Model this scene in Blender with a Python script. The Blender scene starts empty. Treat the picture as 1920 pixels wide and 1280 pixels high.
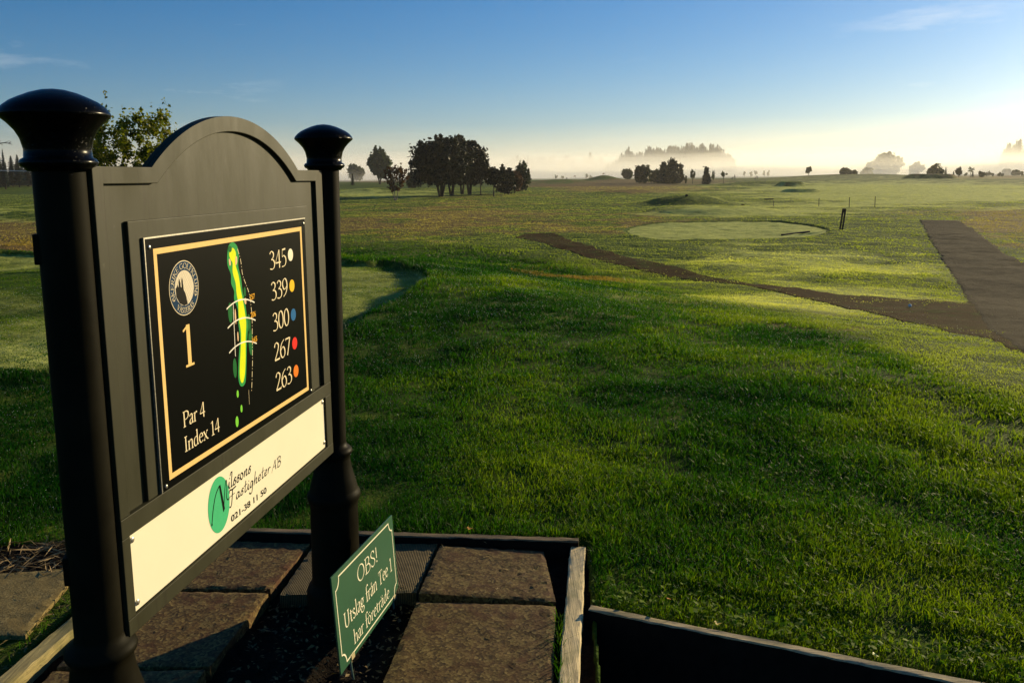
import bpy, bmesh, math, random
import numpy as np
from mathutils import Vector, Matrix
SC = bpy.context.scene
COL = SC.collection
rng = np.random.default_rng(7)
random.seed(7)
rad = math.radians

# ------------------------------------------------------------------ camera
F_PX, PITCH, ROLL, CX, CY, CAMH = 1561.8, 0.1456, -0.0095, 960.0, 562.1, 1.5
cp, sp, cr, sr = math.cos(PITCH), math.sin(PITCH), math.cos(ROLL), math.sin(ROLL)
RIGHT = np.array([cr, sr * sp, sr * cp]); UP = np.array([-sr, cr * sp, cr * cp]); FWD = np.array([0, cp, -sp])
cam = bpy.data.objects.new('camera', bpy.data.cameras.new('camera')); COL.objects.link(cam)
M = Matrix(((RIGHT[0], UP[0], -FWD[0], 0), (RIGHT[1], UP[1], -FWD[1], 0), (RIGHT[2], UP[2], -FWD[2], CAMH), (0, 0, 0, 1)))
cam.matrix_world = M
cam.data.sensor_width = 36; cam.data.lens = F_PX / 1920 * 36
cam.data.shift_y = -(640 - CY) / 1920
cam.data.clip_start = 0.05; cam.data.clip_end = 9000
SC.camera = cam

# ------------------------------------------------------------------ light
SUN_AZ, SUN_EL = 47.0, 12.5
world = bpy.data.worlds.new("World"); SC.world = world; world.use_nodes = True
wn = world.node_tree; wn.nodes.clear()
wo = wn.nodes.new('ShaderNodeOutputWorld'); bg = wn.nodes.new('ShaderNodeBackground')
sky = wn.nodes.new('ShaderNodeTexSky'); sky.sky_type = 'NISHITA'; sky.sun_disc = False
sky.sun_elevation = rad(SUN_EL); sky.sun_rotation = rad(SUN_AZ)
sky.altitude = 0; sky.air_density = 1.0; sky.dust_density = 0.42; sky.ozone_density = 6.0
bg.inputs['Strength'].default_value = 0.078
# faint cirrus streaks, part of the sky
tc = wn.nodes.new('ShaderNodeTexCoord'); mp = wn.nodes.new('ShaderNodeMapping')
mp.inputs['Rotation'].default_value = (0, rad(14), rad(25)); mp.inputs['Scale'].default_value = (3.0, 9.0, 26.0)
nz = wn.nodes.new('ShaderNodeTexNoise'); nz.inputs['Scale'].default_value = 1.3; nz.inputs['Detail'].default_value = 7; nz.inputs['Roughness'].default_value = .62
n2 = wn.nodes.new('ShaderNodeTexNoise'); n2.inputs['Scale'].default_value = 2.6; n2.inputs['Detail'].default_value = 2
r1 = wn.nodes.new('ShaderNodeMapRange'); r1.inputs[1].default_value = .56; r1.inputs[2].default_value = .80
r2 = wn.nodes.new('ShaderNodeMapRange'); r2.inputs[1].default_value = .50; r2.inputs[2].default_value = .66
mu = wn.nodes.new('ShaderNodeMath'); mu.operation = 'MULTIPLY'
mu2 = wn.nodes.new('ShaderNodeMath'); mu2.operation = 'MULTIPLY'; mu2.inputs[1].default_value = .32
mixc = wn.nodes.new('ShaderNodeMix'); mixc.data_type = 'RGBA'
L = wn.links.new
L(tc.outputs['Generated'], mp.inputs['Vector']); L(mp.outputs[0], nz.inputs['Vector']); L(tc.outputs['Generated'], n2.inputs['Vector'])
L(nz.outputs[0], r1.inputs[0]); L(n2.outputs[0], r2.inputs[0]); L(r1.outputs[0], mu.inputs[0]); L(r2.outputs[0], mu.inputs[1]); L(mu.outputs[0], mu2.inputs[0])
L(mu2.outputs[0], mixc.inputs[0]); hsv = wn.nodes.new('ShaderNodeHueSaturation'); hsv.inputs['Saturation'].default_value = 1.25
L(sky.outputs[0], hsv.inputs['Color']); L(hsv.outputs[0], mixc.inputs[6]); mixc.inputs[7].default_value = (11, 11, 10.5, 1)
L(mixc.outputs[2], bg.inputs['Color']); L(bg.outputs[0], wo.inputs['Surface'])

sd = bpy.data.lights.new('sun', 'SUN'); sd.energy = 5.0; sd.angle = rad(0.5); sd.color = (1.0, .81, .47)
so = bpy.data.objects.new('sun', sd); COL.objects.link(so)
SUNV = Vector((math.sin(rad(SUN_AZ)) * math.cos(rad(SUN_EL)), math.cos(rad(SUN_AZ)) * math.cos(rad(SUN_EL)), math.sin(rad(SUN_EL))))
so.rotation_euler = SUNV.to_track_quat('Z', 'Y').to_euler()
so.location = (30, 25, 12)
SC.view_settings.view_transform = 'Standard'; SC.view_settings.look = 'None'
SC.view_settings.exposure = 0.5; SC.view_settings.gamma = 1
SC.render.engine = 'CYCLES'
SC.cycles.use_denoising = True
SC.cycles.volume_bounces = 4; SC.cycles.max_bounces = 7; SC.cycles.transparent_max_bounces = 8
SC.cycles.sample_clamp_indirect = 4

# ------------------------------------------------------------------ helpers
def ray(px, py):
    return RIGHT * (px - CX) / F_PX + UP * (CY - py) / F_PX + FWD
CAMP = np.array([0, 0, CAMH])
def on_z(px, py, z=0.0):
    d = ray(px, py); return CAMP + d * ((z - CAMH) / d[2])
def horizon(px):
    return CY + F_PX * ((px - CX) / F_PX * RIGHT[2] + FWD[2]) / UP[2]
def lin(rgb):
    return tuple(((c / 255) / 12.92 if c <= 10 else (((c / 255) + .055) / 1.055) ** 2.4) for c in rgb) + (1,)

def tag(o, label=None, cat=None, group=None, kind=None):
    if label: o['label'] = label
    if cat: o['category'] = cat
    if group: o['group'] = group
    if kind: o['kind'] = kind
    return o
def empty(name, loc, label, cat, group=None):
    o = bpy.data.objects.new(name, None); COL.objects.link(o); o.location = loc; o.empty_display_size = .1
    return tag(o, label, cat, group)
def origin_of(o):
    v = Vector((0, 0, 0))
    while o is not None:
        v += o.location; o = o.parent
    return v
class MB:
    def __init__(s): s.v = []; s.f = []
    def add(s, vs, fs):
        k = len(s.v); s.v += [tuple(v) for v in vs]; s.f += [tuple(i + k for i in f) for f in fs]; return s
    def box(s, c, size, ax=None):
        ax = ax or (Vector((1, 0, 0)), Vector((0, 1, 0)), Vector((0, 0, 1)))
        c = Vector(c); h = [a * (d / 2) for a, d in zip(ax, size)]
        vs = [c + h[0] * i + h[1] * j + h[2] * k for i in (-1, 1) for j in (-1, 1) for k in (-1, 1)]
        return s.add(vs, [(0, 1, 3, 2), (4, 6, 7, 5), (0, 4, 5, 1), (2, 3, 7, 6), (0, 2, 6, 4), (1, 5, 7, 3)])
    def prism(s, loop, d):
        """loop: list of Vector (planar); d: extrude Vector"""
        n = len(loop); vs = list(loop) + [p + d for p in loop]
        fs = [tuple(range(n)), tuple(range(2 * n - 1, n - 1, -1))] + [(i, i + n, (i + 1) % n + n, (i + 1) % n) for i in range(n)]
        return s.add(vs, fs)
    def strip(s, A, B, d):
        """solid between two equal-length open polylines A and B extruded by d"""
        n = len(A); vs = list(A) + list(B) + [p + d for p in A] + [p + d for p in B]; fs = []
        for i in range(n - 1):
            a, b = i, i + 1
            fs += [(a, b, b + n, a + n), (a + 2 * n, a + 3 * n, b + 3 * n, b + 2 * n), (a, a + 2 * n, b + 2 * n, b), (a + n, b + n, b + 3 * n, a + 3 * n)]
        fs += [(0, n, 3 * n, 2 * n), (n - 1, 3 * n - 1, 4 * n - 1, 2 * n - 1)]
        return s.add(vs, fs)
    def tube(s, pts, rs, n=6):
        pts = [Vector(p) for p in pts]; k0 = len(s.v); prev = None
        for i, p in enumerate(pts):
            t = (pts[min(i + 1, len(pts) - 1)] - pts[max(i - 1, 0)]).normalized()
            a = t.orthogonal().normalized() if prev is None else (prev - t * prev.dot(t)).normalized()
            prev = a; b = t.cross(a)
            for j in range(n):
                w = 2 * math.pi * j / n
                s.v.append(tuple(p + (a * math.cos(w) + b * math.sin(w)) * rs[i]))
        for i in range(len(pts) - 1):
            for j in range(n):
                a0 = k0 + i * n + j; a1 = k0 + i * n + (j + 1) % n
                s.f.append((a0, a1, a1 + n, a0 + n))
        s.f.append(tuple(range(k0 + n - 1, k0 - 1, -1))); e = k0 + (len(pts) - 1) * n
        s.f.append(tuple(range(e, e + n)))
        return s
    def lathe(s, prof, c, n=48, lean=(0, 0)):
        """prof: (z, r) list, bottom to top"""
        k0 = len(s.v)
        for z, r in prof:
            for j in range(n):
                w = 2 * math.pi * j / n
                s.v.append((c[0] + lean[0] * (z - 1.6) + r * math.cos(w), c[1] + lean[1] * (z - 1.6) + r * math.sin(w), z))
        for i in range(len(prof) - 1):
            for j in range(n):
                a = k0 + i * n + j; b = k0 + i * n + (j + 1) % n
                s.f.append((a, b, b + n, a + n))
        s.f.append(tuple(range(k0 + n - 1, k0 - 1, -1))); e = k0 + (len(prof) - 1) * n
        s.f.append(tuple(range(e, e + n)))
        return s
    def build(s, name, mat, parent=None, smooth=False, bevel=0, sharp=40):
        o0 = origin_of(parent) if parent else Vector((0, 0, 0))
        me = bpy.data.meshes.new(name)
        me.from_pydata([(v[0] - o0.x, v[1] - o0.y, v[2] - o0.z) for v in s.v], [], s.f)
        bm = bmesh.new(); bm.from_mesh(me); bmesh.ops.recalc_face_normals(bm, faces=bm.faces)
        if bevel:
            es = [e for e in bm.edges if len(e.link_faces) == 2 and e.calc_face_angle(0) > .6]
            bmesh.ops.bevel(bm, geom=es, offset=bevel, segments=2, affect='EDGES', profile=.6)
        bm.to_mesh(me); bm.free()
        if smooth:
            me.polygons.foreach_set('use_smooth', [True] * len(me.polygons))
            me.set_sharp_from_angle(angle=rad(sharp))
        me.materials.append(mat)
        o = bpy.data.objects.new(name, me); COL.objects.link(o)
        if parent: o.parent = parent
        return o
def np_mesh(name, V, faces_idx, loops_total, mat, parent=None, attrs=None, smooth=False, org=None):
    """fast mesh: V (n,3); faces_idx flat int array; loops_total array of face sizes; attrs name->(n,) or (n,3) per vertex"""
    me = bpy.data.meshes.new(name)
    o0 = origin_of(parent) if parent else (Vector(org) if org is not None else Vector((0, 0, 0)))
    V = V - np.array(o0)
    me.vertices.add(len(V)); me.vertices.foreach_set('co', V.astype(np.float32).ravel())
    me.loops.add(len(faces_idx)); me.loops.foreach_set('vertex_index', faces_idx.astype(np.int32))
    me.polygons.add(len(loops_total)); st = np.concatenate([[0], np.cumsum(loops_total)[:-1]])
    me.polygons.foreach_set('loop_start', st.astype(np.int32))
    me.polygons.foreach_set('use_smooth', np.full(len(loops_total), smooth))
    for k, a in (attrs or {}).items():
        at = me.attributes.new(k, 'FLOAT', 'POINT'); at.data.foreach_set('value', a.astype(np.float32))
    me.update(calc_edges=True); me.materials.append(mat)
    o = bpy.data.objects.new(name, me); COL.objects.link(o)
    if parent: o.parent = parent
    else: o.location = o0
    return o

# ------------------------------------------------------------------ materials
class NT:
    def __init__(s, name):
        s.m = bpy.data.materials.new(name); s.m.use_nodes = True; s.t = s.m.node_tree
        s.p = s.t.nodes['Principled BSDF']; s.out = s.t.nodes['Material Output']
    def n(s, typ, **kw):
        x = s.t.nodes.new(typ)
        for k, v in kw.items(): setattr(x, k, v)
        return x
    def link(s, a, b): s.t.links.new(a, b)
    def coords(s, scale=(1, 1, 1), which='Object', rot=(0, 0, 0)):
        c = s.n('ShaderNodeTexCoord'); m = s.n('ShaderNodeMapping'); m.inputs['Scale'].default_value = scale; m.inputs['Rotation'].default_value = rot
        s.link(c.outputs[which], m.inputs['Vector']); return m.outputs[0]
    def noise(s, scale, detail=4, rough=.6, vec=None, dist=0):
        x = s.n('ShaderNodeTexNoise'); x.inputs['Scale'].default_value = scale; x.inputs['Detail'].default_value = detail
        x.inputs['Roughness'].default_value = rough; x.inputs['Distortion'].default_value = dist
        s.link(vec if vec is not None else s.coords(), x.inputs['Vector']); return x.outputs[0]
    def ramp(s, fac, stops):
        x = s.n('ShaderNodeValToRGB'); e = x.color_ramp.elements
        while len(e) < len(stops): e.new(.5)
        for i, (p, c) in enumerate(stops):
            e[i].position = p; e[i].color = (*c[:3], 1) if len(c) > 2 else (c[0],) * 3 + (1,)
        s.link(fac, x.inputs[0]); return x.outputs[0]
    def rng(s, fac, a, b, c=0, d=1, clamp=True):
        x = s.n('ShaderNodeMapRange'); x.clamp = clamp
        for i, v in enumerate((a, b, c, d)): x.inputs[i + 1].default_value = v
        s.link(fac, x.inputs[0]); return x.outputs[0]
    def mix(s, fac, a, b, mode='MIX'):
        x = s.n('ShaderNodeMix', data_type='RGBA', blend_type=mode)
        for i, v in ((0, fac), (6, a), (7, b)):
            if isinstance(v, (int, float)): x.inputs[i].default_value = v
            elif isinstance(v, tuple): x.inputs[i].default_value = (*v[:3], 1)
            else: s.link(v, x.inputs[i])
        return x.outputs[2]
    def math(s, op, a, b=0.0):
        x = s.n('ShaderNodeMath', operation=op)
        for i, v in enumerate((a, b)):
            if isinstance(v, (int, float)): x.inputs[i].default_value = v
            else: s.link(v, x.inputs[i])
        return x.outputs[0]
    def attr(s, name):
        x = s.n('ShaderNodeAttribute'); x.attribute_name = name; return x.outputs['Fac']
    def bump(s, h, strength=.5, dist=.01):
        x = s.n('ShaderNodeBump'); x.inputs['Strength'].default_value = strength; x.inputs['Distance'].default_value = dist
        s.link(h, x.inputs['Height']); s.link(x.outputs[0], s.p.inputs['Normal'])
    def set(s, color=None, rough=None, spec=None, **kw):
        for k, v in (('Base Color', color), ('Roughness', rough), ('Specular IOR Level', spec), *kw.items()):
            if v is None: continue
            k = k.replace('_', ' ')
            if isinstance(v, (int, float)): s.p.inputs[k].default_value = v
            elif isinstance(v, tuple): s.p.inputs[k].default_value = (*v[:3], 1)
            else: s.link(v, s.p.inputs[k])
        return s
def plain(name, color, rough=.5, spec=.5, var=.15, scale=20, bump=0):
    t = NT(name); nz = t.noise(scale, 4)
    c = tuple(color[:3])
    t.set(t.mix(t.rng(nz, .35, .65), tuple(x * (1 - var) for x in c), tuple(x * (1 + var) for x in c)), rough, spec)
    if bump: t.bump(nz, bump, .003)
    return t.m
def leafmat(name, ca, cb, transl=.35, rough=.5):
    t = NT(name); a = t.attr('lc')
    col = t.ramp(a, [(0, ca), (1, cb)])
    t.set(col, rough, .12)
    tr = t.n('ShaderNodeBsdfTranslucent'); hs = t.mix(1.0, col, (1.0, 1.15, .45), 'MULTIPLY'); t.link(hs, tr.inputs['Color'])
    mx = t.n('ShaderNodeMixShader'); mx.inputs[0].default_value = transl
    t.link(t.p.outputs[0], mx.inputs[1]); t.link(tr.outputs[0], mx.inputs[2]); t.link(mx.outputs[0], t.out.inputs['Surface'])
    return t.m

# ------------------------------------------------------------------ noise and terrain height
def vnoise(x, y, seed=0):
    x = np.asarray(x, float); y = np.asarray(y, float)
    xi = np.floor(x).astype(np.int64); yi = np.floor(y).astype(np.int64)
    fx = x - xi; fy = y - yi; fx = fx * fx * (3 - 2 * fx); fy = fy * fy * (3 - 2 * fy)
    def h(a, b):
        n = (a * 374761393 + b * 668265263 + seed * 1442695041) & 0xffffffff
        n = ((n ^ (n >> 13)) * 1274126177) & 0xffffffff
        return ((n ^ (n >> 16)) & 0xffff) / 65535.0 - .5
    return (h(xi, yi) * (1 - fx) + h(xi + 1, yi) * fx) * (1 - fy) + (h(xi, yi + 1) * (1 - fx) + h(xi + 1, yi + 1) * fx) * fy
def fbm(x, y, seed=0, o=3):
    return sum(vnoise(x * 2.03 ** i, y * 2.03 ** i, seed + i) * .55 ** i for i in range(o))
def sm(a, b, x):
    t = np.clip((x - a) / (b - a), 0, 1); return t * t * (3 - 2 * t)
def base_h(x, y):
    x = np.asarray(x, float); y = np.asarray(y, float)
    r = np.hypot(x, y); s = sm(-.25, .25, x / np.maximum(np.abs(y), .5)) * (y > 0)
    r0 = 15 - 9 * s; r1 = r0 + 15
    z = -.015 - 1.0 * sm(0, 1, (r - r0) / (r1 - r0)) + 1.0 * sm(110, 330, r) + .5 * sm(400, 900, r)
    return z
FEAT = []; RECESS = []
def poly_sd(P, x, y):
    """signed distance to polygon P (k,2), negative inside"""
    P = np.asarray(P); d = np.full(x.shape, 1e9); ins = np.zeros(x.shape, bool)
    for i in range(len(P)):
        a = P[i]; b = P[(i + 1) % len(P)]; e = b - a; L2 = max(e @ e, 1e-12)
        t = np.clip(((x - a[0]) * e[0] + (y - a[1]) * e[1]) / L2, 0, 1)
        d = np.minimum(d, np.hypot(x - a[0] - t * e[0], y - a[1] - t * e[1]))
        c = ((a[1] > y) != (b[1] > y)) & (x < (b[0] - a[0]) * (y - a[1]) / ((b[1] - a[1]) if abs(b[1] - a[1]) > 1e-12 else 1e-12) + a[0])
        ins ^= c
    return np.where(ins, -d, d)
PLAT = np.array([(-1.62, 1.0), (-1.56, 3.44), (.30, 3.30), (.17, 1.0), (.0, -1.5), (-1.7, -1.5)])
RAIL_A = np.array([.262, 2.752]); RAIL_B = np.array([1.62, 2.190])
PIT = np.array([(.285, 2.74), (1.60, 2.205), (4.2, 1.05), (4.2, -2.5), (.02, -2.5), (.18, 1.0)])
def hgt(x, y, fine=True):
    x = np.asarray(x, float); y = np.asarray(y, float)
    z = base_h(x, y); r = np.hypot(x, y)
    for cx, cy, ux, uy, rx, ry, h, p in FEAT:
        dx = x - cx; dy = y - cy; a = (dx * uy - dy * ux) / rx; b = (dx * ux + dy * uy) / ry
        q = np.minimum(a * a + b * b, 50); z = z + h * np.exp(-q ** p)
    z = z + .095 * fbm(x / 2.6, y / 2.6, 3) * sm(3.6, 8, r) * (1 - .5 * sm(25, 60, r)) + .05 * np.abs(fbm(x / 1.5, y / 1.5, 13)) * sm(16, 30, r) + .16 * fbm(x / 9, y / 9, 11) * sm(14, 60, r) + .5 * vnoise(x / 55, y / 55, 5) * sm(80, 200, r) * (1 - sm(350, 420, r))
    if fine:
        z = z + .022 * fbm(x / .55, y / .55, 21) * sm(3.2, 5, r)
        for P, dep, w in RECESS:
            lo = P.min(0) - 3; hi = P.max(0) + 3; m = (x > lo[0]) & (x < hi[0]) & (y > lo[1]) & (y < hi[1])
            if m.any():
                sdv = poly_sd(P, x[m], y[m]); zz = z[m]; zz -= dep * (1 - sm(-w, w, sdv)); zz += .22 * dep * np.exp(-(sdv / (5 * w)) ** 2) * (sdv > 0); z = z.copy(); z[m] = zz
        n = (np.abs(x) < 6) & (np.abs(y) < 6)
        if n.any():
            z = z.copy(); xn = x[n]; yn = y[n]; zn = z[n]
            zn = np.where(poly_sd(PLAT, xn, yn) < 0, -.045 + .03 * fbm(xn / .12, yn / .12, 8), zn)
            d = poly_sd(PIT, xn, yn); zn = np.where(d < 0, -.42, zn)
            z[n] = zn
    return z
def hit(px, py, fn=base_h):
    d = ray(px, py); t = np.geomspace(1.0, 4000, 4000); P = CAMP[None] + d[None] * t[:, None]
    below = P[:, 2] < fn(P[:, 0], P[:, 1]); k = int(np.argmax(below)) if below.any() else len(t) - 1
    a, b = t[max(k - 1, 0)], t[k]
    for _ in range(30):
        m = (a + b) / 2; Q = CAMP + d * m
        if Q[2] < float(fn(np.array([Q[0]]), np.array([Q[1]]))[0]): b = m
        else: a = m
    return CAMP + d * b
def at(px, dist):
    d = ray(px, horizon(px)); d = d / np.hypot(d[0], d[1]); x, y = d[0] * dist, d[1] * dist
    return x, y, float(hgt(np.array([x]), np.array([y]))[0])
def ztop(px, py, dist):
    d = ray(px, py); return CAMH + d[2] * dist / np.hypot(d[0], d[1])
def feat(px, dist, rx_px, ry_m, h, p=1.0):
    x, y, _ = at(px, dist); u = np.array([x, y]) / np.hypot(x, y)
    FEAT.append((x, y, u[0], u[1], rx_px / F_PX * dist, ry_m, h, p))
# mounds and banks, placed by bearing and distance
feat(1290, 78, 74, 5.0, .85, 1.6)       # green mound past the far tee
feat(1330, 60, 112, 4.5, .34, 3.0)      # far tee platform
feat(1132, 330, 30, 9, 2.0, 1.0)        # pointed mound
feat(1745, 300, 40, 5, 1.5, 5.0)        # dark bank on the right
feat(1435, 190, 75, 12, .75, 1.5)
feat(1483, 172, 24, 2.4, .80, 5)      # bunker faces
feat(1503, 128, 32, 2.0, .46, 5)
feat(1600, 420, 115, 40, 1.6, 1.2)
feat(1180, 130, 60, 5, .45, 1.3)
feat(1050, 260, 60, 16, 1.2, 1.2)
feat(60, 70, 60, 4, .45, 1.4); feat(700, 150, 60, 7, .8, 1.3); feat(-20, 36, 90, 2.5, .25, 1.4)
feat(1275, 1260, 95, 120, 19, 1.0)      # wooded ridge
feat(2010, 1290, 110, 120, 22, 1.3)
feat(1000, 1780, 260, 150, 20, 1.5); feat(1700, 1780, 200, 150, 14, 1.5)
feat(-30, 260, 110, 40, 1.0, 1.4)
def pxpoly(pts, n=0):
    P = np.array([hit(*p)[:2] for p in pts])
    if n:   # smooth closed curve through the points
        k = len(P); out = []
        for i in range(k):
            p0, p1, p2, p3 = P[i - 1], P[i], P[(i + 1) % k], P[(i + 2) % k]
            for j in range(n):
                t = j / n; out.append(.5 * ((2 * p1) + (-p0 + p2) * t + (2 * p0 - 5 * p1 + 4 * p2 - p3) * t * t + (-p0 + 3 * p1 - 3 * p2 + p3) * t ** 3))
        P = np.array(out)
    return P
TEE_NEAR = pxpoly([(-500, 500), (-150, 482), (200, 478), (450, 478), (640, 484), (720, 487), (775, 500), (800, 520), (790, 535), (760, 552), (700, 585), (600, 640), (300, 700), (-100, 690), (-500, 640)], 4)
TEE_MID = pxpoly([(1170, 433), (1200, 421), (1270, 416), (1370, 414), (1460, 417), (1530, 424), (1558, 433), (1540, 441), (1470, 447), (1370, 451), (1270, 452), (1200, 446)], 4)
RECESS.append((TEE_NEAR, .105, .07)); RECESS.append((TEE_MID, .055, .10))

# ------------------------------------------------------------------ ground sheet
def zones(x, y, px, py, ok):
    """where the turf is dry and brown, where it is pale with dew"""
    def blob(cx, cy, rx, ry, a=1.0):
        return a * np.exp(-(((px - cx) / rx) ** 2 + ((py - cy) / ry) ** 2) ** 1.5) * ok
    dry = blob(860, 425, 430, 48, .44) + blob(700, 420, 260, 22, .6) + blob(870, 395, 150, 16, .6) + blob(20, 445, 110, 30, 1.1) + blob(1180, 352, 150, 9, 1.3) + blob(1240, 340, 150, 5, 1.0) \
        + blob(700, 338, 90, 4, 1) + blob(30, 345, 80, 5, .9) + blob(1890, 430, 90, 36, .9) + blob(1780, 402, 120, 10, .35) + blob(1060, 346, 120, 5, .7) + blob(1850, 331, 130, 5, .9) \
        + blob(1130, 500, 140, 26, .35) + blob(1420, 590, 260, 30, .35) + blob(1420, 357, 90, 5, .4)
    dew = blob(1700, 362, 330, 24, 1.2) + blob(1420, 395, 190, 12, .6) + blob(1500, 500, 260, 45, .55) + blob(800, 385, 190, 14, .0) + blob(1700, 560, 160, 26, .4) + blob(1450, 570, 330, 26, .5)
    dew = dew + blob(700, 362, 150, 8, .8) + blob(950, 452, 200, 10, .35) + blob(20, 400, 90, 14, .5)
    sdn = poly_sd(TEE_NEAR, x, y); sdm = poly_sd(TEE_MID, x, y)
    dew = np.maximum(dew, np.where(sdn < 0, .24, 0)); dew = np.maximum(dew, np.where(sdm < -.2, 1.3, 0))
    dry = np.where((sdn < .4) | (sdm < 0), 0, dry)
    n1 = .9 * fbm(x / 2.2, y / 2.2, 31, 4) + .7 * fbm(x / 14, y / 14, 41, 3)
    return np.clip(dry + n1 * (dry > .05) * .9, 0, 1.3), np.clip(dew + n1 * (dew > .05) * .8, 0, 1.3)
def build_ground():
    rr = np.concatenate([np.linspace(.02, 1.4, 30)[:-1], np.geomspace(1.4, 60, 860)[:-1], np.geomspace(60, 2500, 520)])
    a0 = np.radians(np.concatenate([np.arange(-48, 48, .135), np.linspace(48, 312, 110)[:-1]]))
    R_, A_ = np.meshgrid(rr, a0, indexing='ij'); x = (R_ * np.sin(A_)).ravel(); y = (R_ * np.cos(A_)).ravel()
    z = hgt(x, y); nr, na = len(rr), len(a0)
    # attributes: dry grass, pale dewy turf, bare soil
    D = np.stack([x, y, z - CAMH], 1); dep = D @ FWD; ok = dep > .3; dd = np.where(ok, dep, 1)
    px = CX + F_PX * (D @ RIGHT) / dd; py = CY - F_PX * (D @ UP) / dd; r = R_.ravel()
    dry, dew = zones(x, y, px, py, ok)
    lush = np.where(ok & (py > 470 + .05 * (px - 640)), 1.0, 0) * sm(15, 8, r)
    lush = lush * 0 + sm(16, 9, r)
    soil = np.zeros(len(x)); n = (np.abs(x) < 6) & (np.abs(y) < 6)
    sdp = poly_sd(PLAT, x[n], y[n]); sdt = poly_sd(PIT, x[n], y[n])
    patch = np.exp(-(((x[n] + 1.95) / .45) ** 2 + ((y[n] - 3.15) / .22) ** 2))
    soil[n] = np.clip(np.maximum(np.maximum((sdp < 0) * 1.0, (sdt < 0) * 1.0), patch * 1.3), 0, 1)
    i, j = np.meshgrid(np.arange(nr - 1), np.arange(na), indexing='ij'); j2 = (j + 1) % na
    F = np.stack([i * na + j, i * na + j2, (i + 1) * na + j2, (i + 1) * na + j], -1).reshape(-1, 4)[:, ::-1]
    t = NT('grass_ground'); c = t.coords((1, 1, 1)); dist_n = t.noise(.35, 6, .65, c); fine = t.noise(9, 6, .7, c); mid = t.noise(1.6, 5, .65, c); big = t.noise(.05, 4, .6, c)
    vf = t.noise(70, 3, .7, c)
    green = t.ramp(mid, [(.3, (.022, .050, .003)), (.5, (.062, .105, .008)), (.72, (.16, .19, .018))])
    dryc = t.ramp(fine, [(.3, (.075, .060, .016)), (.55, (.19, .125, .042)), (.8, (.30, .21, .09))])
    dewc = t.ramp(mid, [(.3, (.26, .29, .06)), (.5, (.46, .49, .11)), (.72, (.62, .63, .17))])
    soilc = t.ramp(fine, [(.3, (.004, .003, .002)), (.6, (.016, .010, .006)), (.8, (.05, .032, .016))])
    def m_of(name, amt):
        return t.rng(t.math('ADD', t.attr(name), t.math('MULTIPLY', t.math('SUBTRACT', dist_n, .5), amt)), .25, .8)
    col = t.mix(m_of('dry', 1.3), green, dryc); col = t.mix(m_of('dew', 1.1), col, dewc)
    col = t.mix(t.rng(t.math('ADD', t.attr('soil'), t.math('MULTIPLY', t.math('SUBTRACT', fine, .5), .5)), .3, .6), col, soilc)
    dark = t.rng(fine, .28, .5, .45, 1.0); col = t.mix(1.0, col, dark, 'MULTIPLY')
    t.set(col, .9, .06)
    hh = t.math('ADD', t.math('MULTIPLY', fine, 1.0), t.math('ADD', t.math('MULTIPLY', vf, .3), t.math('MULTIPLY', mid, 2.0)))
    t.bump(hh, .9, .06)
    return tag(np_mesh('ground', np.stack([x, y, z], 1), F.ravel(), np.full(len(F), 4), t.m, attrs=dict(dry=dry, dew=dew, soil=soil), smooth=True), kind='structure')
build_ground()

# ------------------------------------------------------------------ paths and turf sheets laid on the ground
def resample(P, n):
    P = np.array(P, float); s = np.concatenate([[0], np.cumsum(np.hypot(*np.diff(P, axis=0).T))]); t = np.linspace(0, s[-1], n)
    return np.stack([np.interp(t, s, P[:, k]) for k in range(2)], 1)
def ribbon(name, Lp, Rp, mat, n=500, m=26, lift=.014, jit=.07, js=.30):
    A = resample([hit(*p)[:2] for p in Lp], n); B = resample([hit(*p)[:2] for p in Rp], n)
    k = np.ones(9) / 9
    for Q in (A, B):
        for c in range(2): Q[:, c] = np.convolve(np.pad(Q[:, c], 4, 'edge'), k, 'valid')
    dA = (A - B); w = np.hypot(*dA.T)[:, None]; dA = dA / w
    A = A + dA * (jit * 2 * fbm(A[:, 0] / js, A[:, 1] / js, 51))[:, None]; B = B - dA * (jit * 2 * fbm(B[:, 0] / js, B[:, 1] / js, 57))[:, None]
    t = np.linspace(0, 1, m); G = A[:, None] * (1 - t)[None, :, None] + B[:, None] * t[None, :, None]
    x = G[..., 0].ravel(); y = G[..., 1].ravel(); z = hgt(x, y) + lift
    edge = np.tile((t == 0) | (t == 1), n); z = np.where(edge, z - lift - .03, z)
    i, j = np.meshgrid(np.arange(n - 1), np.arange(m - 1), indexing='ij')
    F = np.stack([i * m + j, i * m + j + 1, (i + 1) * m + j + 1, (i + 1) * m + j], -1).reshape(-1, 4)
    return tag(np_mesh(name, np.stack([x, y, z], 1), F.ravel(), np.full(len(F), 4), mat, smooth=True), kind='structure')
def path_mat(name, cols, grass=None):
    t = NT(name); f = t.noise(45, 5, .75); m = t.noise(3, 5, .65); b = t.noise(.6, 4, .6)
    col = t.ramp(f, [(.25, cols[0]), (.5, cols[1]), (.78, cols[2])]); col = t.mix(t.rng(m, .35, .7, 0, .6), col, cols[0])
    if grass: col = t.mix(t.rng(t.math('ADD', m, t.math('MULTIPLY', b, .6)), .82, .98, 0, .8), col, grass)
    t.set(col, 1.0, .03); t.bump(t.math('ADD', f, t.math('MULTIPLY', m, 1.5)), .8, .03); return t.m
ribbon('asphalt_path', [(1722, 414), (1742, 450), (1765, 490), (1795, 540), (1815, 575), (1850, 620), (1960, 700)],
       [(1797, 414), (1825, 430), (1860, 455), (1890, 475), (1930, 495), (2010, 540), (2180, 640)], path_mat('worn_asphalt', [(.028, .022, .013), (.080, .064, .040), (.18, .145, .09)]))
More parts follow.
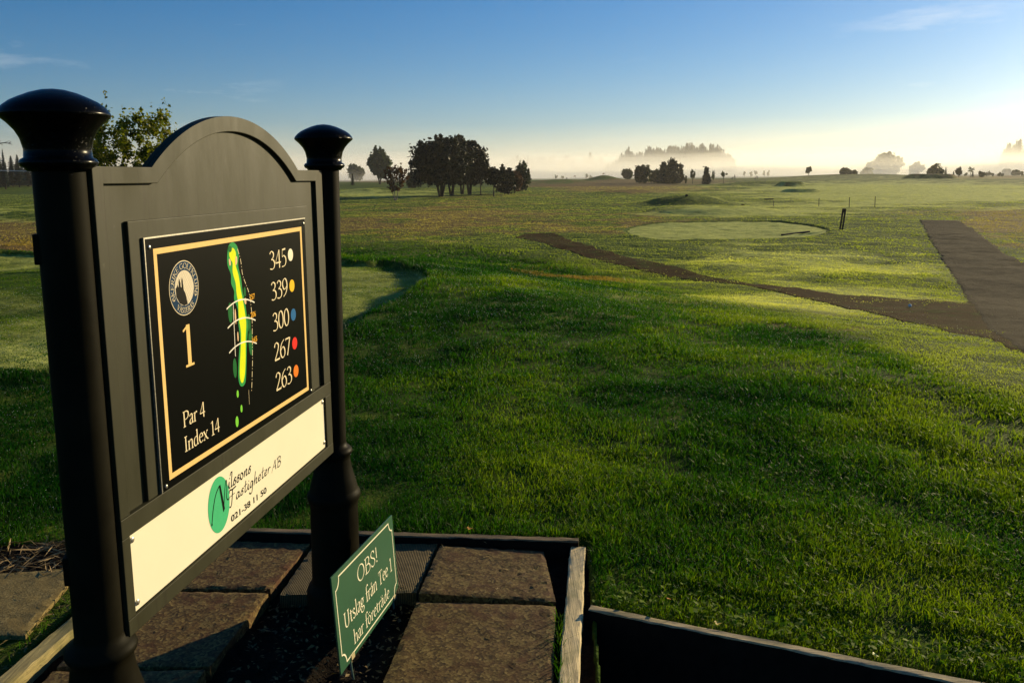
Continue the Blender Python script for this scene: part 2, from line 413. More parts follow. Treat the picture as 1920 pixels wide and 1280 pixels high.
ribbon('dirt_path', [(985, 437), (1040, 438), (1080, 455), (1130, 468), (1200, 486), (1330, 517), (1500, 544), (1620, 558), (1720, 566), (1830, 572), (1960, 590)],
       [(965, 446), (1010, 458), (1075, 474), (1130, 490), (1200, 508), (1300, 525), (1400, 538), (1500, 558), (1620, 580), (1750, 606), (1930, 668)], path_mat('bare_earth', [(.018, .010, .003), (.062, .036, .011), (.14, .095, .036)], (.055, .07, .010)), n=900, lift=.010, jit=.22, js=.45)

# ------------------------------------------------------------------ grass blades (uncountable)
def in_px(x, y):
    D = np.stack([x, y, hgt(x, y, False) - CAMH], 1); dep = np.maximum(D @ FWD, .1)
    return CX + F_PX * (D @ RIGHT) / dep, CY - F_PX * (D @ UP) / dep
ASPH = np.array([hit(*p)[:2] for p in [(1722, 414), (1765, 490), (1815, 575), (1960, 700), (2180, 640), (2010, 540), (1890, 475), (1797, 414)]])
DIRT = np.array([hit(*p)[:2] for p in [(985, 437), (1040, 438), (1130, 468), (1330, 517), (1620, 558), (1960, 590), (1930, 668), (1750, 606), (1500, 558), (1300, 525), (1130, 490), (1010, 458), (965, 446)]])
def grass_mat():
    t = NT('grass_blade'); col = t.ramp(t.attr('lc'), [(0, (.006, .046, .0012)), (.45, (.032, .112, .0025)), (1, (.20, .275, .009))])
    col = t.mix(t.attr('dry'), col, (.27, .17, .055)); col = t.mix(t.attr('dew'), col, (.60, .60, .21))
    t.set(col, .5, .09); tr = t.n('ShaderNodeBsdfTranslucent'); t.link(t.mix(1.0, col, (1.15, 1.2, .45), 'MULTIPLY'), tr.inputs['Color'])
    mx = t.n('ShaderNodeMixShader'); mx.inputs[0].default_value = .50; t.link(t.p.outputs[0], mx.inputs[1]); t.link(tr.outputs[0], mx.inputs[2]); t.link(mx.outputs[0], t.out.inputs['Surface']); return t.m
grass_m = grass_mat()
def blades(name, N, rmin, rmax, power, hmul, wmul, seed, mat, label=None, amax=46):
    g = np.random.default_rng(seed)
    u = g.random(N); e = 2 - power; r = (rmin ** e + u * (rmax ** e - rmin ** e)) ** (1 / e)
    a = np.radians(g.uniform(-amax, amax, N)); x = r * np.sin(a); y = r * np.cos(a)
    # clumping: pull towards clump centres
    cs = .05 * np.maximum(1, r / 6); jx = g.normal(0, 1, N); jy = g.normal(0, 1, N)
    dens = fbm(x / .22, y / .22, 61, 2) + .6 * fbm(x / .9, y / .9, 62, 2); keep = g.random(N) < np.clip(.72 + 1.1 * dens, .12, 1)
    near = (np.abs(x) < 6) & (np.abs(y) < 6)
    sp_ = np.full(N, 9.); sp_[near] = np.minimum(poly_sd(PLAT, x[near], y[near]), poly_sd(PIT, x[near], y[near]))
    straw = np.exp(-(((x + 1.95) / .40) ** 2 + ((y - 3.15) / .20) ** 2)) > .4
    mat_sl = poly_sd(np.array([(-1.66, 2.4), (-1.60, 3.1), (-2.25, 3.02), (-2.3, 2.4)]), x, y) < .02
    strip_ = (x > -1.80) & (x < -1.40) & (y < 2.98)
    keep &= (sp_ > .02) & ~straw & ~mat_sl & ~(strip_ & (g.random(N) > .10))
    sdn = poly_sd(TEE_NEAR, x, y); sdm = poly_sd(TEE_MID, x, y); sda = poly_sd(ASPH, x, y); sdd = poly_sd(DIRT, x, y)
    keep &= (sda > .03 - .30 * g.random(N) ** 2.5) & (sdd > .08 - 1.1 * g.random(N) ** 2.2 * (.4 + 1.6 * np.clip(vnoise(x / .7, y / .7, 88) + .4, 0, 1)))
    x, y, r = x[keep], y[keep], r[keep]; sdn = sdn[keep]; sdm = sdm[keep]; sp_ = sp_[keep]; sdd = sdd[keep]; N = len(x)
    px, py = in_px(x, y)
    z = hgt(x, y) - .004; dz_, dwz = zones(x, y, px, py, np.ones(N, bool))
    # shorter, paler turf beyond the edge of the long grass
    edge = np.interp(px, [600, 760, 900, 1000, 1130, 1300, 1600, 1920, 2400], [466, 468, 475, 492, 520, 556, 640, 770, 980])
    short = sm(12, -40, py - edge)
    H = .84 * (.032 + .036 * g.random(N) ** 1.5) * hmul * (1 - .62 * short) * (1 + .8 * np.clip(fbm(x / .35, y / .35, 71, 2), -.5, .6))
    H *= np.where(sdm < 0, .45, 1.0); H *= np.where(sdn < -.02, .30, 1.0); H *= np.where((sdn > 0) & (sdn < .35), 1.25, 1)
    H *= 1 - .6 * np.clip(dwz, 0, 1) * sm(25, 40, r)
    H *= np.where(sp_ < .15, 1.25, 1); H *= np.where((np.abs(poly_sd(PIT, x, y)) < .30) & (r < 4.5), .62, 1); H *= 1 + 3.2 * np.clip(fbm(x / 1.3, y / 1.3, 75, 3) - .18, 0, .5) * sm(10, 22, r) * (sdm > .3)
    big = g.random(N) < .01; H = np.where(big & (sdn > 0), H * 1.8, H)
    W = (.0018 + .0016 * g.random(N)) * np.maximum(1, r / 3.6) * wmul
    th = g.uniform(0, 2 * math.pi, N); ln = g.uniform(.15, .95, N) * H; ph = g.uniform(0, 2 * math.pi, N)
    dx, dy = np.cos(th) * W, np.sin(th) * W; lx, ly = np.cos(ph) * ln, np.sin(ph) * ln
    V = np.empty((N, 5, 3))
    V[:, 0] = np.stack([x - dx, y - dy, z], 1); V[:, 1] = np.stack([x + dx, y + dy, z], 1)
    V[:, 2] = np.stack([x + lx * .35 + dx * .85, y + ly * .35 + dy * .85, z + H * .6], 1); V[:, 3] = np.stack([x + lx * .35 - dx * .85, y + ly * .35 - dy * .85, z + H * .6], 1)
    V[:, 4] = np.stack([x + lx, y + ly, z + H * (1 - .35 * g.random(N))], 1)
    b = (np.arange(N) * 5)[:, None]; Q = b + np.array([0, 1, 2, 3]); T = b + np.array([3, 2, 4])
    idx = np.concatenate([Q, T], 1).ravel(); lt = np.tile([4, 3], N)
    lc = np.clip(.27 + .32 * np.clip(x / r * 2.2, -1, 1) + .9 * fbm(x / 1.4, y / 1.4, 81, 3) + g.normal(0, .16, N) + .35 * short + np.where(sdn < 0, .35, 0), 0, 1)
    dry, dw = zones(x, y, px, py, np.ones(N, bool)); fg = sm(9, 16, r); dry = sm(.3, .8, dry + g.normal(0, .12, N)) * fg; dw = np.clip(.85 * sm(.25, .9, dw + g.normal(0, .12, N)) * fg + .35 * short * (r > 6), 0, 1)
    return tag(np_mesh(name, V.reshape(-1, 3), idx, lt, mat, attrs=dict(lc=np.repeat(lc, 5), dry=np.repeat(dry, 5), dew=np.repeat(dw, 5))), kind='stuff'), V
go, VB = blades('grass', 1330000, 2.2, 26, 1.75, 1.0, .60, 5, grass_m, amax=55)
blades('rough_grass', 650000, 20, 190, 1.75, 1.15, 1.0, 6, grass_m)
def dew():
    g = np.random.default_rng(9); N = 30000; tips = VB[:, 4]; r = np.hypot(tips[:, 0], tips[:, 1])
    sel = g.choice(np.nonzero(r < 15)[0], N, replace=False); P = tips[sel]; s = (.0005 + .0007 * g.random(N)) * np.maximum(1, r[sel] / 3.5)
    o = np.array([(1, 0, 0), (0, 1, 0), (-1, 0, 0), (0, -1, 0), (0, 0, 1), (0, 0, -1)], float)
    V = P[:, None] + o[None] * s[:, None, None]; f = np.array([(0, 1, 4), (1, 2, 4), (2, 3, 4), (3, 0, 4), (1, 0, 5), (2, 1, 5), (3, 2, 5), (0, 3, 5)])
    idx = ((np.arange(N) * 6)[:, None, None] + f[None]).ravel()
    t = NT('dew'); t.set((.85, .9, .85), .12, 1.0)
    tag(np_mesh('dew_drops', V.reshape(-1, 3), idx, np.full(N * 8, 3), t.m, smooth=True), kind='stuff')
dew()

# ------------------------------------------------------------------ lettering: strokes drawn with a broad nib
def arc(cx, cy, rx, ry, a0, a1, n=14):
    return [(cx + rx * math.cos(rad(a0 + (a1 - a0) * i / n)), cy + ry * math.sin(rad(a0 + (a1 - a0) * i / n))) for i in range(n + 1)]
def crv(pts, n=6):
    out = []; P = [pts[0]] + list(pts) + [pts[-1]]
    for i in range(1, len(P) - 2):
        for j in range(n):
            t = j / n
            out.append(tuple(.5 * (2 * P[i][k] + (P[i + 1][k] - P[i - 1][k]) * t + (2 * P[i - 1][k] - 5 * P[i][k] + 4 * P[i + 1][k] - P[i + 2][k]) * t * t + (3 * P[i][k] - P[i - 1][k] - 3 * P[i + 1][k] + P[i + 2][k]) * t ** 3) for k in (0, 1)))
    return out + [pts[-1]]
def sf(x, y, w=.11): return [(x - w, y), (x + w, y)]     # a serif
C = crv
GL = {
 '0': (.56, [arc(.28, .5, .22, .47, 90, 450, 28)]),
 '1': (.46, [[(.25, 0), (.25, .99)], [(.25, .97), (.07, .86)], sf(.25, .02, .15)]),
 '2': (.56, [C([(.06, .76), (.14, .93), (.28, .97), (.43, .86), (.43, .68), (.30, .42), (.06, .05)]), [(.05, .05), (.52, .05), 'w', .09], [(.50, .03), (.54, .16), 'w', .03]]),
 '3': (.54, [C([(.07, .84), (.16, .95), (.28, .96), (.41, .85), (.38, .66), (.18, .53)]), C([(.18, .53), (.36, .50), (.47, .34), (.43, .12), (.25, .02), (.04, .06)])]),
 '4': (.58, [[(.40, .98), (.03, .32), 'w', .04], [(.02, .30), (.55, .30), 'w', .07], [(.40, .98), (.40, 0)]]),
 '5': (.54, [[(.15, .94), (.47, .97), 'w', .09], [(.16, .94), (.12, .55), 'w', .04], C([(.12, .55), (.28, .61), (.45, .48), (.47, .25), (.34, .06), (.05, .02)])]),
 '6': (.56, [C([(.46, .98), (.24, .84), (.09, .58), (.07, .30), (.16, .07), (.31, .01), (.47, .14), (.50, .36), (.40, .56), (.26, .58), (.11, .46)])]),
 '7': (.54, [[(.05, .94), (.50, .94), 'w', .08], [(.49, .95), (.18, 0), 'w', .10], [(.05, .96), (.04, .84), 'w', .03]]),
 '9': (.56, [C([(.10, .02), (.32, .16), (.47, .42), (.49, .70), (.40, .93), (.25, .99), (.09, .86), (.06, .64), (.16, .44), (.30, .42), (.45, .54)])]),
 'P': (.62, [[(.15, 0), (.15, .97)], sf(.15, .02, .12), sf(.13, .96, .10), C([(.15, .96), (.36, .96), (.54, .86), (.54, .62), (.38, .48), (.16, .47)])]),
 'I': (.34, [[(.17, 0), (.17, .97)], sf(.17, .02, .13), sf(.17, .96, .13)]),
 'O': (.82, [arc(.41, .49, .34, .48, 90, 450, 28)]),
 'B': (.66, [[(.15, 0), (.15, .97)], sf(.12, .02, .09), sf(.12, .96, .09), C([(.15, .96), (.38, .96), (.50, .84), (.47, .62), (.30, .52), (.16, .52)]), C([(.28, .52), (.48, .47), (.58, .27), (.50, .07), (.34, .015), (.14, .02)])]),
 'S': (.56, [C([(.46, .80), (.38, .94), (.25, .97), (.11, .86), (.12, .67), (.28, .53), (.44, .40), (.49, .21), (.38, .04), (.22, .01), (.08, .13)]), [(.47, .95), (.46, .76), 'w', .03], [(.07, .03), (.07, .22), 'w', .03]]),
 '!': (.30, [[(.15, .28), (.15, .98)], arc(.15, .06, .035, .035, 0, 360, 10) + ['w', .06]]),
 'U': (.78, [C([(.18, .96), (.18, .30), (.26, .06), (.42, .01), (.56, .08), (.62, .32), (.62, .96)]), sf(.16, .96, .12), sf(.62, .96, .11)]),
 'T': (.68, [[(.34, 0), (.34, .95)], sf(.34, .02, .13), [(.03, .94), (.65, .94), 'w', .045], [(.04, .96), (.03, .76), 'w', .03], [(.64, .96), (.65, .76), 'w', .03]]),
 'K': (.72, [[(.15, 0), (.15, .97)], sf(.15, .02, .12), sf(.15, .96, .12), [(.54, .95), (.18, .48), 'w', .045], [(.28, .56), (.62, .02)], sf(.64, .02, .09), sf(.56, .96, .09)]),
 'E': (.60, [[(.15, 0), (.15, .97)], sf(.1, .02, .07), sf(.1, .96, .07), [(.12, .95), (.52, .95), 'w', .045], [(.15, .51), (.42, .51), 'w', .045], [(.12, .025), (.54, .025), 'w', .05], [(.52, .97), (.53, .80), 'w', .03], [(.42, .60), (.42, .42), 'w', .03], [(.54, .01), (.57, .20), 'w', .03]]),
 'R': (.68, [[(.15, 0), (.15, .97)], sf(.15, .02, .12), sf(.12, .96, .10), C([(.15, .96), (.36, .96), (.50, .86), (.49, .64), (.34, .52), (.16, .51)]), [(.30, .52), (.60, .02)], sf(.63, .02, .07)]),
 'G': (.78, [C([(.66, .78), (.56, .94), (.40, .97), (.20, .86), (.08, .58), (.11, .25), (.28, .04), (.48, .01), (.64, .10)]), [(.65, .10), (.65, .44)], sf(.63, .44, .10)]),
 'L': (.58, [[(.15, 0), (.15, .97)], sf(.12, .02, .09), sf(.15, .96, .12), [(.12, .025), (.52, .025), 'w', .05], [(.52, .01), (.56, .22), 'w', .03]]),
 'F': (.56, [[(.15, 0), (.15, .97)], sf(.15, .02, .12), sf(.1, .96, .07), [(.12, .95), (.50, .95), 'w', .045], [(.15, .50), (.42, .50), 'w', .045], [(.50, .97), (.51, .78), 'w', .03], [(.42, .60), (.42, .40), 'w', .03]]),
 'V': (.70, [[(.10, .96), (.36, .01)], [(.36, .01), (.60, .96), 'w', .045], sf(.1, .96, .09), sf(.6, .96, .08)]),
 'A': (.72, [[(.12, .02), (.36, .98), 'w', .045], [(.34, .98), (.60, .02)], [(.20, .35), (.50, .35), 'w', .045], sf(.12, .02, .10), sf(.61, .02, .10)]),
 'a': (.46, [C([(.08, .50), (.16, .60), (.27, .61), (.34, .52), (.34, .10), (.38, .03), (.46, .06)]), C([(.34, .36), (.18, .30), (.07, .18), (.10, .04), (.20, .01), (.34, .12)])]),
 'r': (.38, [[(.13, 0), (.13, .60)], sf(.13, .02, .10), [(.13, .60), (.03, .55), 'w', .04], C([(.13, .44), (.22, .58), (.31, .61), (.36, .54)])]),
 'n': (.58, [[(.13, 0), (.13, .60)], sf(.13, .02, .10), [(.13, .60), (.03, .55), 'w', .04], C([(.13, .46), (.26, .59), (.36, .61), (.44, .50), (.44, 0)]), sf(.44, .02, .10)]),
 'd': (.56, [[(.42, .05), (.42, 1.05)], [(.42, 1.05), (.32, 1.0), 'w', .04], [(.42, .03), (.53, .06), 'w', .05], C([(.42, .52), (.30, .61), (.15, .54), (.06, .32), (.10, .08), (.22, .01), (.32, .04), (.42, .16)])]),
 'e': (.48, [[(.08, .37), (.42, .37), 'w', .04], C([(.42, .37), (.38, .56), (.25, .62), (.12, .52), (.07, .30), (.14, .07), (.27, .01), (.43, .11)])]),
 'x': (.52, [[(.08, .59), (.42, .02)], [(.43, .59), (.07, .02), 'w', .04], sf(.09, .59, .08), sf(.42, .59, .08), sf(.08, .02, .08), sf(.44, .02, .08)]),
 't': (.36, [C([(.16, .76), (.16, .14), (.21, .02), (.35, .05)]), [(.03, .59), (.33, .59), 'w', .05]]),
 's': (.42, [C([(.34, .50), (.26, .60), (.16, .60), (.09, .50), (.12, .39), (.24, .31), (.34, .20), (.32, .06), (.20, .01), (.07, .08)])]),
 'l': (.28, [[(.14, 0), (.14, 1.05)], [(.14, 1.05), (.04, 1.0), 'w', .04], sf(.14, .02, .10)]),
 'g': (.50, [arc(.23, .42, .15, .185, 0, 360, 20), [(.34, .55), (.48, .58), 'w', .05], C([(.12, .28), (.08, .16), (.20, .09), (.38, .05), (.44, -.10), (.32, -.25), (.14, -.26), (.03, -.16), (.08, -.04), (.2, .06)])]),
 'f': (.34, [C([(.42, .96), (.34, 1.06), (.22, 1.0), (.16, .84), (.16, 0)]), sf(.16, .02, .11), [(.03, .59), (.34, .59), 'w', .045]]),
 'h': (.58, [[(.13, 0), (.13, 1.05)], [(.13, 1.05), (.03, 1.0), 'w', .04], sf(.13, .02, .10), C([(.13, .46), (.26, .59), (.36, .61), (.44, .50), (.44, 0)]), sf(.44, .02, .10)]),
 'o': (.54, [arc(.27, .31, .19, .29, 90, 450, 24)]),
 '.': (.3, [arc(.15, .40, .05, .05, 0, 360, 10) + ['w', .09]]),
}
def dots(x): return [arc(x - .10, .80, .02, .02, 0, 360, 8) + ['w', .06], arc(x + .10, .80, .02, .02, 0, 360, 8) + ['w', .06]]
GL['ö'] = (.54, GL['o'][1] + dots(.27)); GL['ä'] = (.46, GL['a'][1] + dots(.22))
GL['å'] = (.46, GL['a'][1] + [arc(.22, .80, .07, .07, 0, 360, 12) + ['w', .035]])
GL['Ä'] = (.72, GL['A'][1] + [[(a, b + .32) if not isinstance(a, str) else a for a, b in d[:-2]] + d[-2:] for d in dots(.36)])
GL['Å'] = (.72, GL['A'][1] + [arc(.36, 1.10, .08, .08, 0, 360, 12) + ['w', .035]])
# brush-script letters for the sponsor plate
SCRIPT = {
 'i': (.24, [C([(.02, .10), (.14, .45), (.10, .08), (.22, .06)]), [(.19, .62), (.22, .70), 'w', .06]]),
 'l': (.26, [C([(.24, 1.0), (.10, .20), (.12, .04), (.24, .10)]), C([(.02, .80), (.12, .98), (.26, .96)])]),
 's': (.36, [C([(.34, .42), (.22, .46), (.16, .36), (.26, .22), (.20, .04), (.02, .06)]), C([(.02, .1), (.1, .3), (.2, .44)])]),
 'o': (.40, [arc(.18, .23, .14, .21, 60, 420, 18)]),
 'n': (.46, [[(.12, .44), (.04, .02)], C([(.06, .14), (.26, .44), (.34, .38), (.26, .06), (.40, .08)])]),
 'a': (.44, [C([(.34, .40), (.20, .46), (.06, .26), (.08, .04), (.20, .06), (.34, .40)]), C([(.36, .44), (.28, .08), (.42, .08)])]),
 't': (.32, [C([(.24, .85), (.10, .12), (.18, .03), (.30, .10)]), [(.02, .52), (.36, .56), 'w', .05]]),
 'g': (.44, [C([(.36, .40), (.22, .46), (.08, .26), (.10, .06), (.22, .08), (.36, .40)]), C([(.38, .44), (.24, -.30), (.08, -.42), (-.04, -.28)])]),
 'h': (.46, [C([(.26, 1.0), (.12, .40), (.04, .02)]), C([(.06, .14), (.26, .44), (.34, .38), (.26, .06), (.40, .08)])]),
 'e': (.38, [C([(.06, .22), (.26, .28), (.30, .42), (.18, .45), (.06, .26), (.10, .04), (.30, .08)])]),
 'r': (.36, [[(.12, .46), (.04, .02)], C([(.06, .16), (.20, .42), (.34, .40)])]),
 'A': (.70, [[(.02, -.05), (.54, .98), 'w', .04], C([(.54, .98), (.52, .5), (.56, .02)]), [(.20, .36), (.60, .40), 'w', .05]]),
 'B': (.60, [[(.22, .92), (.12, .02)], C([(.06, .84), (.30, .98), (.52, .88), (.44, .62), (.22, .50)]), C([(.22, .50), (.46, .46), (.50, .22), (.32, .02), (.06, .06)])]),
 'F': (.62, [C([(.42, .95), (.34, .45), (.18, -.20), (-.02, -.22)]), C([(.02, .78), (.10, .98), (.40, .92), (.80, .96)]), [(.10, .50), (.62, .54), 'w', .05]]),
}
def nib_strokes(strokes, tf, mb, thick=.115, thin=.038, ang=14, lift0=0.0, xs=1.0):
    """tf(x, y, lift) -> Vector; each stroke a ribbon a hair above the one before"""
    for k, st in enumerate(strokes):
        w0 = None
        if len(st) > 2 and st[-2] == 'w': w0 = st[-1]; st = st[:-2]
        P = [np.array([p[0] * xs, p[1]]) for p in st]; Q = [P[0]]
        for p in P[1:]:
            if np.hypot(*(p - Q[-1])) > 1e-4: Q.append(p)
        P = Q
        if len(P) < 2: continue
        closed = np.hypot(*(P[0] - P[-1])) < 1e-3; A = []; B = []
        for i, p in enumerate(P):
            if closed and i in (0, len(P) - 1): t = P[1] - P[-2]
            else: t = P[min(i + 1, len(P) - 1)] - P[max(i - 1, 0)]
            t = t / max(np.hypot(*t), 1e-9); a = math.atan2(t[1], t[0])
            w = w0 if w0 else thin + (thick - thin) * abs(math.sin(a - rad(ang))) ** 1.3
            nrm = np.array([-t[1], t[0]]) * w / 2; A.append(p + nrm); B.append(p - nrm)
        lf = lift0 + k * .00012; n = len(P)
        mb.add([tf(*p, lf) for p in A] + [tf(*p, lf) for p in B], [(i, i + 1, i + 1 + n, i + n) for i in range(n - 1)])
def write(mb, s, x0, y0, h, width, tf, font=None, space=.30, slope=0.0, **kw):
    """lay the string out from x0 with cap height h, stretched to the given width"""
    font = font or GL; adv = sum(space if c == ' ' else font[c][0] for c in s); xs = width / (adv * h) if width else 1.0; x = x0
    for c in s:
        if c == ' ': x += space * h * xs; continue
        a, strokes = font[c]
        nib_strokes(strokes, (lambda px, py, lf, X=x: tf(X + px * h, y0 + py * h + slope * (X + px * h - x0), lf)), mb, xs=xs, **kw)
        x += a * h * xs
def font_text(mb, s, x0, y0, h, width, tf, slope=0.0, lift=0.0):
    cu = bpy.data.curves.new('tmp', 'FONT'); cu.body = s; cu.size = 1; cu.resolution_u = 4; cu.offset = .012
    ob = bpy.data.objects.new('tmp', cu); me = bpy.data.meshes.new_from_object(ob)
    P = np.array([v.co[:] for v in me.vertices]); mn = P.min(0); mx = P.max(0)
    mb.add([tf(x0 + (p[0] - mn[0]) / (mx[0] - mn[0]) * width, y0 + (p[1] - mn[1]) / (mx[1] - mn[1]) * h + slope * (p[0] - mn[0]) / (mx[0] - mn[0]) * width, lift) for p in P], [tuple(f.vertices) for f in me.polygons])
    bpy.data.objects.remove(ob); bpy.data.curves.remove(cu); bpy.data.meshes.remove(me)

# ------------------------------------------------------------------ the hole sign
YAW = 0.1483; U = Vector((math.sin(YAW), math.cos(YAW), 0)); NN = Vector((math.cos(YAW), -math.sin(YAW), 0)); O = Vector((-.7944, 1.6, 0))
def S(u, z, n=0.0): return O + U * u + NN * n + Vector((0, 0, z))
def sign_paint():
    t = NT('grey_brown_paint'); c = t.coords(); a = t.noise(3, 5, .7, t.coords((3, 3, .8))); b = t.noise(40, 4, .7, c); st = t.noise(5, 3, .6, t.coords((14, 14, .9)))
    col = t.mix(t.rng(a, .3, .7), (.024, .0235, .010), (.035, .034, .016)); col = t.mix(t.rng(b, .66, .80, 0, .35), col, (.11, .10, .07))
    col = t.mix(t.rng(st, .56, .68, 0, .55), col, (.022, .018, .009))
    t.set(col, t.rng(a, .3, .7, .5, .65), .15); t.bump(b, .15, .001); return t.m
m_panel = sign_paint()
def black_paint():
    t = NT('black_gloss_paint'); b = t.noise(60, 3, .6); a = t.noise(6, 4)
    t.set(t.mix(t.rng(a, .4, .7), (.007, .006, .003), (.013, .0115, .006)), t.rng(a, .3, .7, .45, .6), .03); t.bump(b, .12, .001); return t.m
m_black = black_paint()
def finial_paint():
    t = NT('wet_black_paint'); b = t.noise(160, 2, .5); t.set((.002, .002, .002), .24, .07); t.bump(t.rng(b, .62, .72), .5, .002); return t.m
m_fin = finial_paint()
m_metal = plain('screw_steel', (.45, .42, .36), .35, .8, .2, 200); m_metal.node_tree.nodes['Principled BSDF'].inputs['Metallic'].default_value = .8
m_dark = plain('dark_slot', (.02, .018, .015), .6)
m_plate = NT('black_plate').set((.003, .003, .003), .30, .06).m
m_gold = plain('gold_ink', (.82, .55, .20), .5, .05, .03, 60)
m_cream = plain('cream_ink', (.86, .72, .45), .5, .05, .03, 60)
m_white = plain('cream_white_board', (.84, .77, .56), .5, .1, .02, 4)
m_ink = NT('black_ink').set((.006, .005, .004), .5, .05).m
def ink(name, c): return plain(name, c, .55, .04, .03, 50)

sign = empty('golf_hole_sign', (-.72, 2.18, 0), 'tall framed golf hole sign between two black posts with flared caps, at left', 'sign')
fr = MB()
ARC = [(.985, 1.530), (.93, 1.563), (.848, 1.602), (.75, 1.640), (.66, 1.657), (.59, 1.661), (.53, 1.659), (.433, 1.646), (.350, 1.621), (.263, 1.578), (.201, 1.530)]
def smooth_arc(c0, r0, a0, a1, n=40):
    return [(c0[0] + r0[0] * math.cos(rad(a0 + (a1 - a0) * i / n)), c0[1] + r0[1] * math.sin(rad(a0 + (a1 - a0) * i / n))) for i in range(n + 1)]
# circular head: chord .201-.985 at z 1.529, crown 1.661
cxh = .593; Rr = (.392 ** 2 + .132 ** 2) / (2 * .132); czh = 1.661 - Rr; aa = math.degrees(math.asin(.392 / Rr))
out_arc = smooth_arc((cxh, czh), (Rr, Rr), 90 + aa, 90 - aa)
r_in = Rr - .038; ai = math.degrees(math.acos((1.495 - czh) / r_in)); in_arc = smooth_arc((cxh, czh), (r_in, r_in), 90 + ai, 90 - ai)
outer = [(0, .822), (0, 1.529)] + out_arc + [(1.178, 1.529), (1.178, .822)]
inner = [(.032, .822), (.032, 1.495)] + in_arc + [(1.122, 1.495), (1.122, .822)]
full = [(0, .570), (0, 1.529)] + out_arc + [(1.178, 1.529), (1.178, .570)]
panel = MB(); panel.prism([S(u, z, -.026) for u, z in full], NN * .014)
panel.build('sign_panel', m_panel, sign, bevel=.0015)
fr.strip([S(u, z, -.012) for u, z in outer], [S(u, z, -.012) for u, z in inner], NN * .012)
def ubox(mb, u0, u1, z0, z1, n0, n1):
    return mb.box(S((u0 + u1) / 2, (z0 + z1) / 2, (n0 + n1) / 2), (u1 - u0, n1 - n0, z1 - z0), (U, NN, Vector((0, 0, 1))))
ubox(fr, 0, 1.178, .779, .8215, -.012, .0005); ubox(fr, 0, 1.178, .570, .6055, -.012, .0005)
ubox(fr, 0, .0270, .6058, .7787, -.012, 0); ubox(fr, 1.1275, 1.178, .6058, .7787, -.012, 0)
fr.build('rim', m_panel, sign, bevel=.0016)
mf = MB(); ubox(mf, .105, 1.048, .8218, 1.419, -.0125, -.0035); mf.build('raised_backing', m_panel, sign, bevel=.002)

# course plate
pl = MB(); ubox(pl, .1504, 1.0148, .8222, 1.379, -.0033, .0006); plate = pl.build('course_plate', m_plate, sign, bevel=.0006)
N0 = .0011
def P2(x, y, lf=0.0): return S(x, y, N0 + lf)
ed = MB(); ubox(ed, .1504, 1.0148, 1.3795, 1.3825, -.003, .0026); ubox(ed, .1472, .1500, .8222, 1.3825, -.003, .0026)
ed.build('bare_metal_edge', m_metal, plate)
bo = MB()
bL, bR, bT, bB, bw = .181, .986, 1.3565, .8405, .0125
for a, b, c, d in ((bL, bR, bT - bw, bT), (bL, bR, bB, bB + bw), (bL, bL + bw, bB + bw, bT - bw), (bR - bw, bR, bB + bw, bT - bw)):
    bo.add([P2(a, c), P2(b, c), P2(b, d), P2(a, d)], [(0, 1, 2, 3)])
bo.build('border_line', m_gold, plate)
def shape(mb, pts, lf=0.0, smooth_=True, tf=P2):
    if smooth_:
        Pn = [np.array(p) for p in pts]; k = len(Pn); out = []
        for i in range(k):
            p0, p1, p2, p3 = Pn[i - 1], Pn[i], Pn[(i + 1) % k], Pn[(i + 2) % k]
            for j in range(4):
                t = j / 4; out.append(.5 * (2 * p1 + (p2 - p0) * t + (2 * p0 - 5 * p1 + 4 * p2 - p3) * t * t + (3 * p1 - p0 - 3 * p2 + p3) * t ** 3))
        pts = out
    mb.add([tf(p[0], p[1], lf) for p in pts], [tuple(range(len(pts)))])
def ell(cx, cy, rx, ry, n=40): return [(cx + rx * math.cos(2 * math.pi * i / n), cy + ry * math.sin(2 * math.pi * i / n)) for i in range(n)]
tx = MB()
for s, x_, y, h_, w_ in (('345', .748, 1.248, .053, .116), ('339', .748, 1.160, .053, .116), ('300', .748, 1.071, .053, .116), ('267', .748, .984, .053, .116), ('263', .748, .896, .053, .116), ('Par 4', .251, .940, .037, .100), ('Index 14', .250, .882, .036, .166)):
    tx = MB(); write(tx, s, x_, y, h_, w_, P2); tx.build('lettering', m_cream, plate)
on = MB(); write(on, '1', .268, 1.075, .098, .056, P2, thick=.16); on.build('hole_number', m_gold, plate)
for y, c, nm in ((1.278, (.85, .80, .62), 'white'), (1.185, (.85, .50, .02), 'yellow'), (1.097, (.02, .13, .32), 'blue'), (1.009, (.80, .03, .02), 'red'), (.923, (.85, .20, .02), 'orange')):
    d = MB(); d.add([P2(*p) for p in ell(.895, y, .0185, .0185)], [tuple(range(40))]); tag(d.build('tee_colour_dot', ink(nm + '_dot', c), plate), nm + ' dot beside the tee distance')
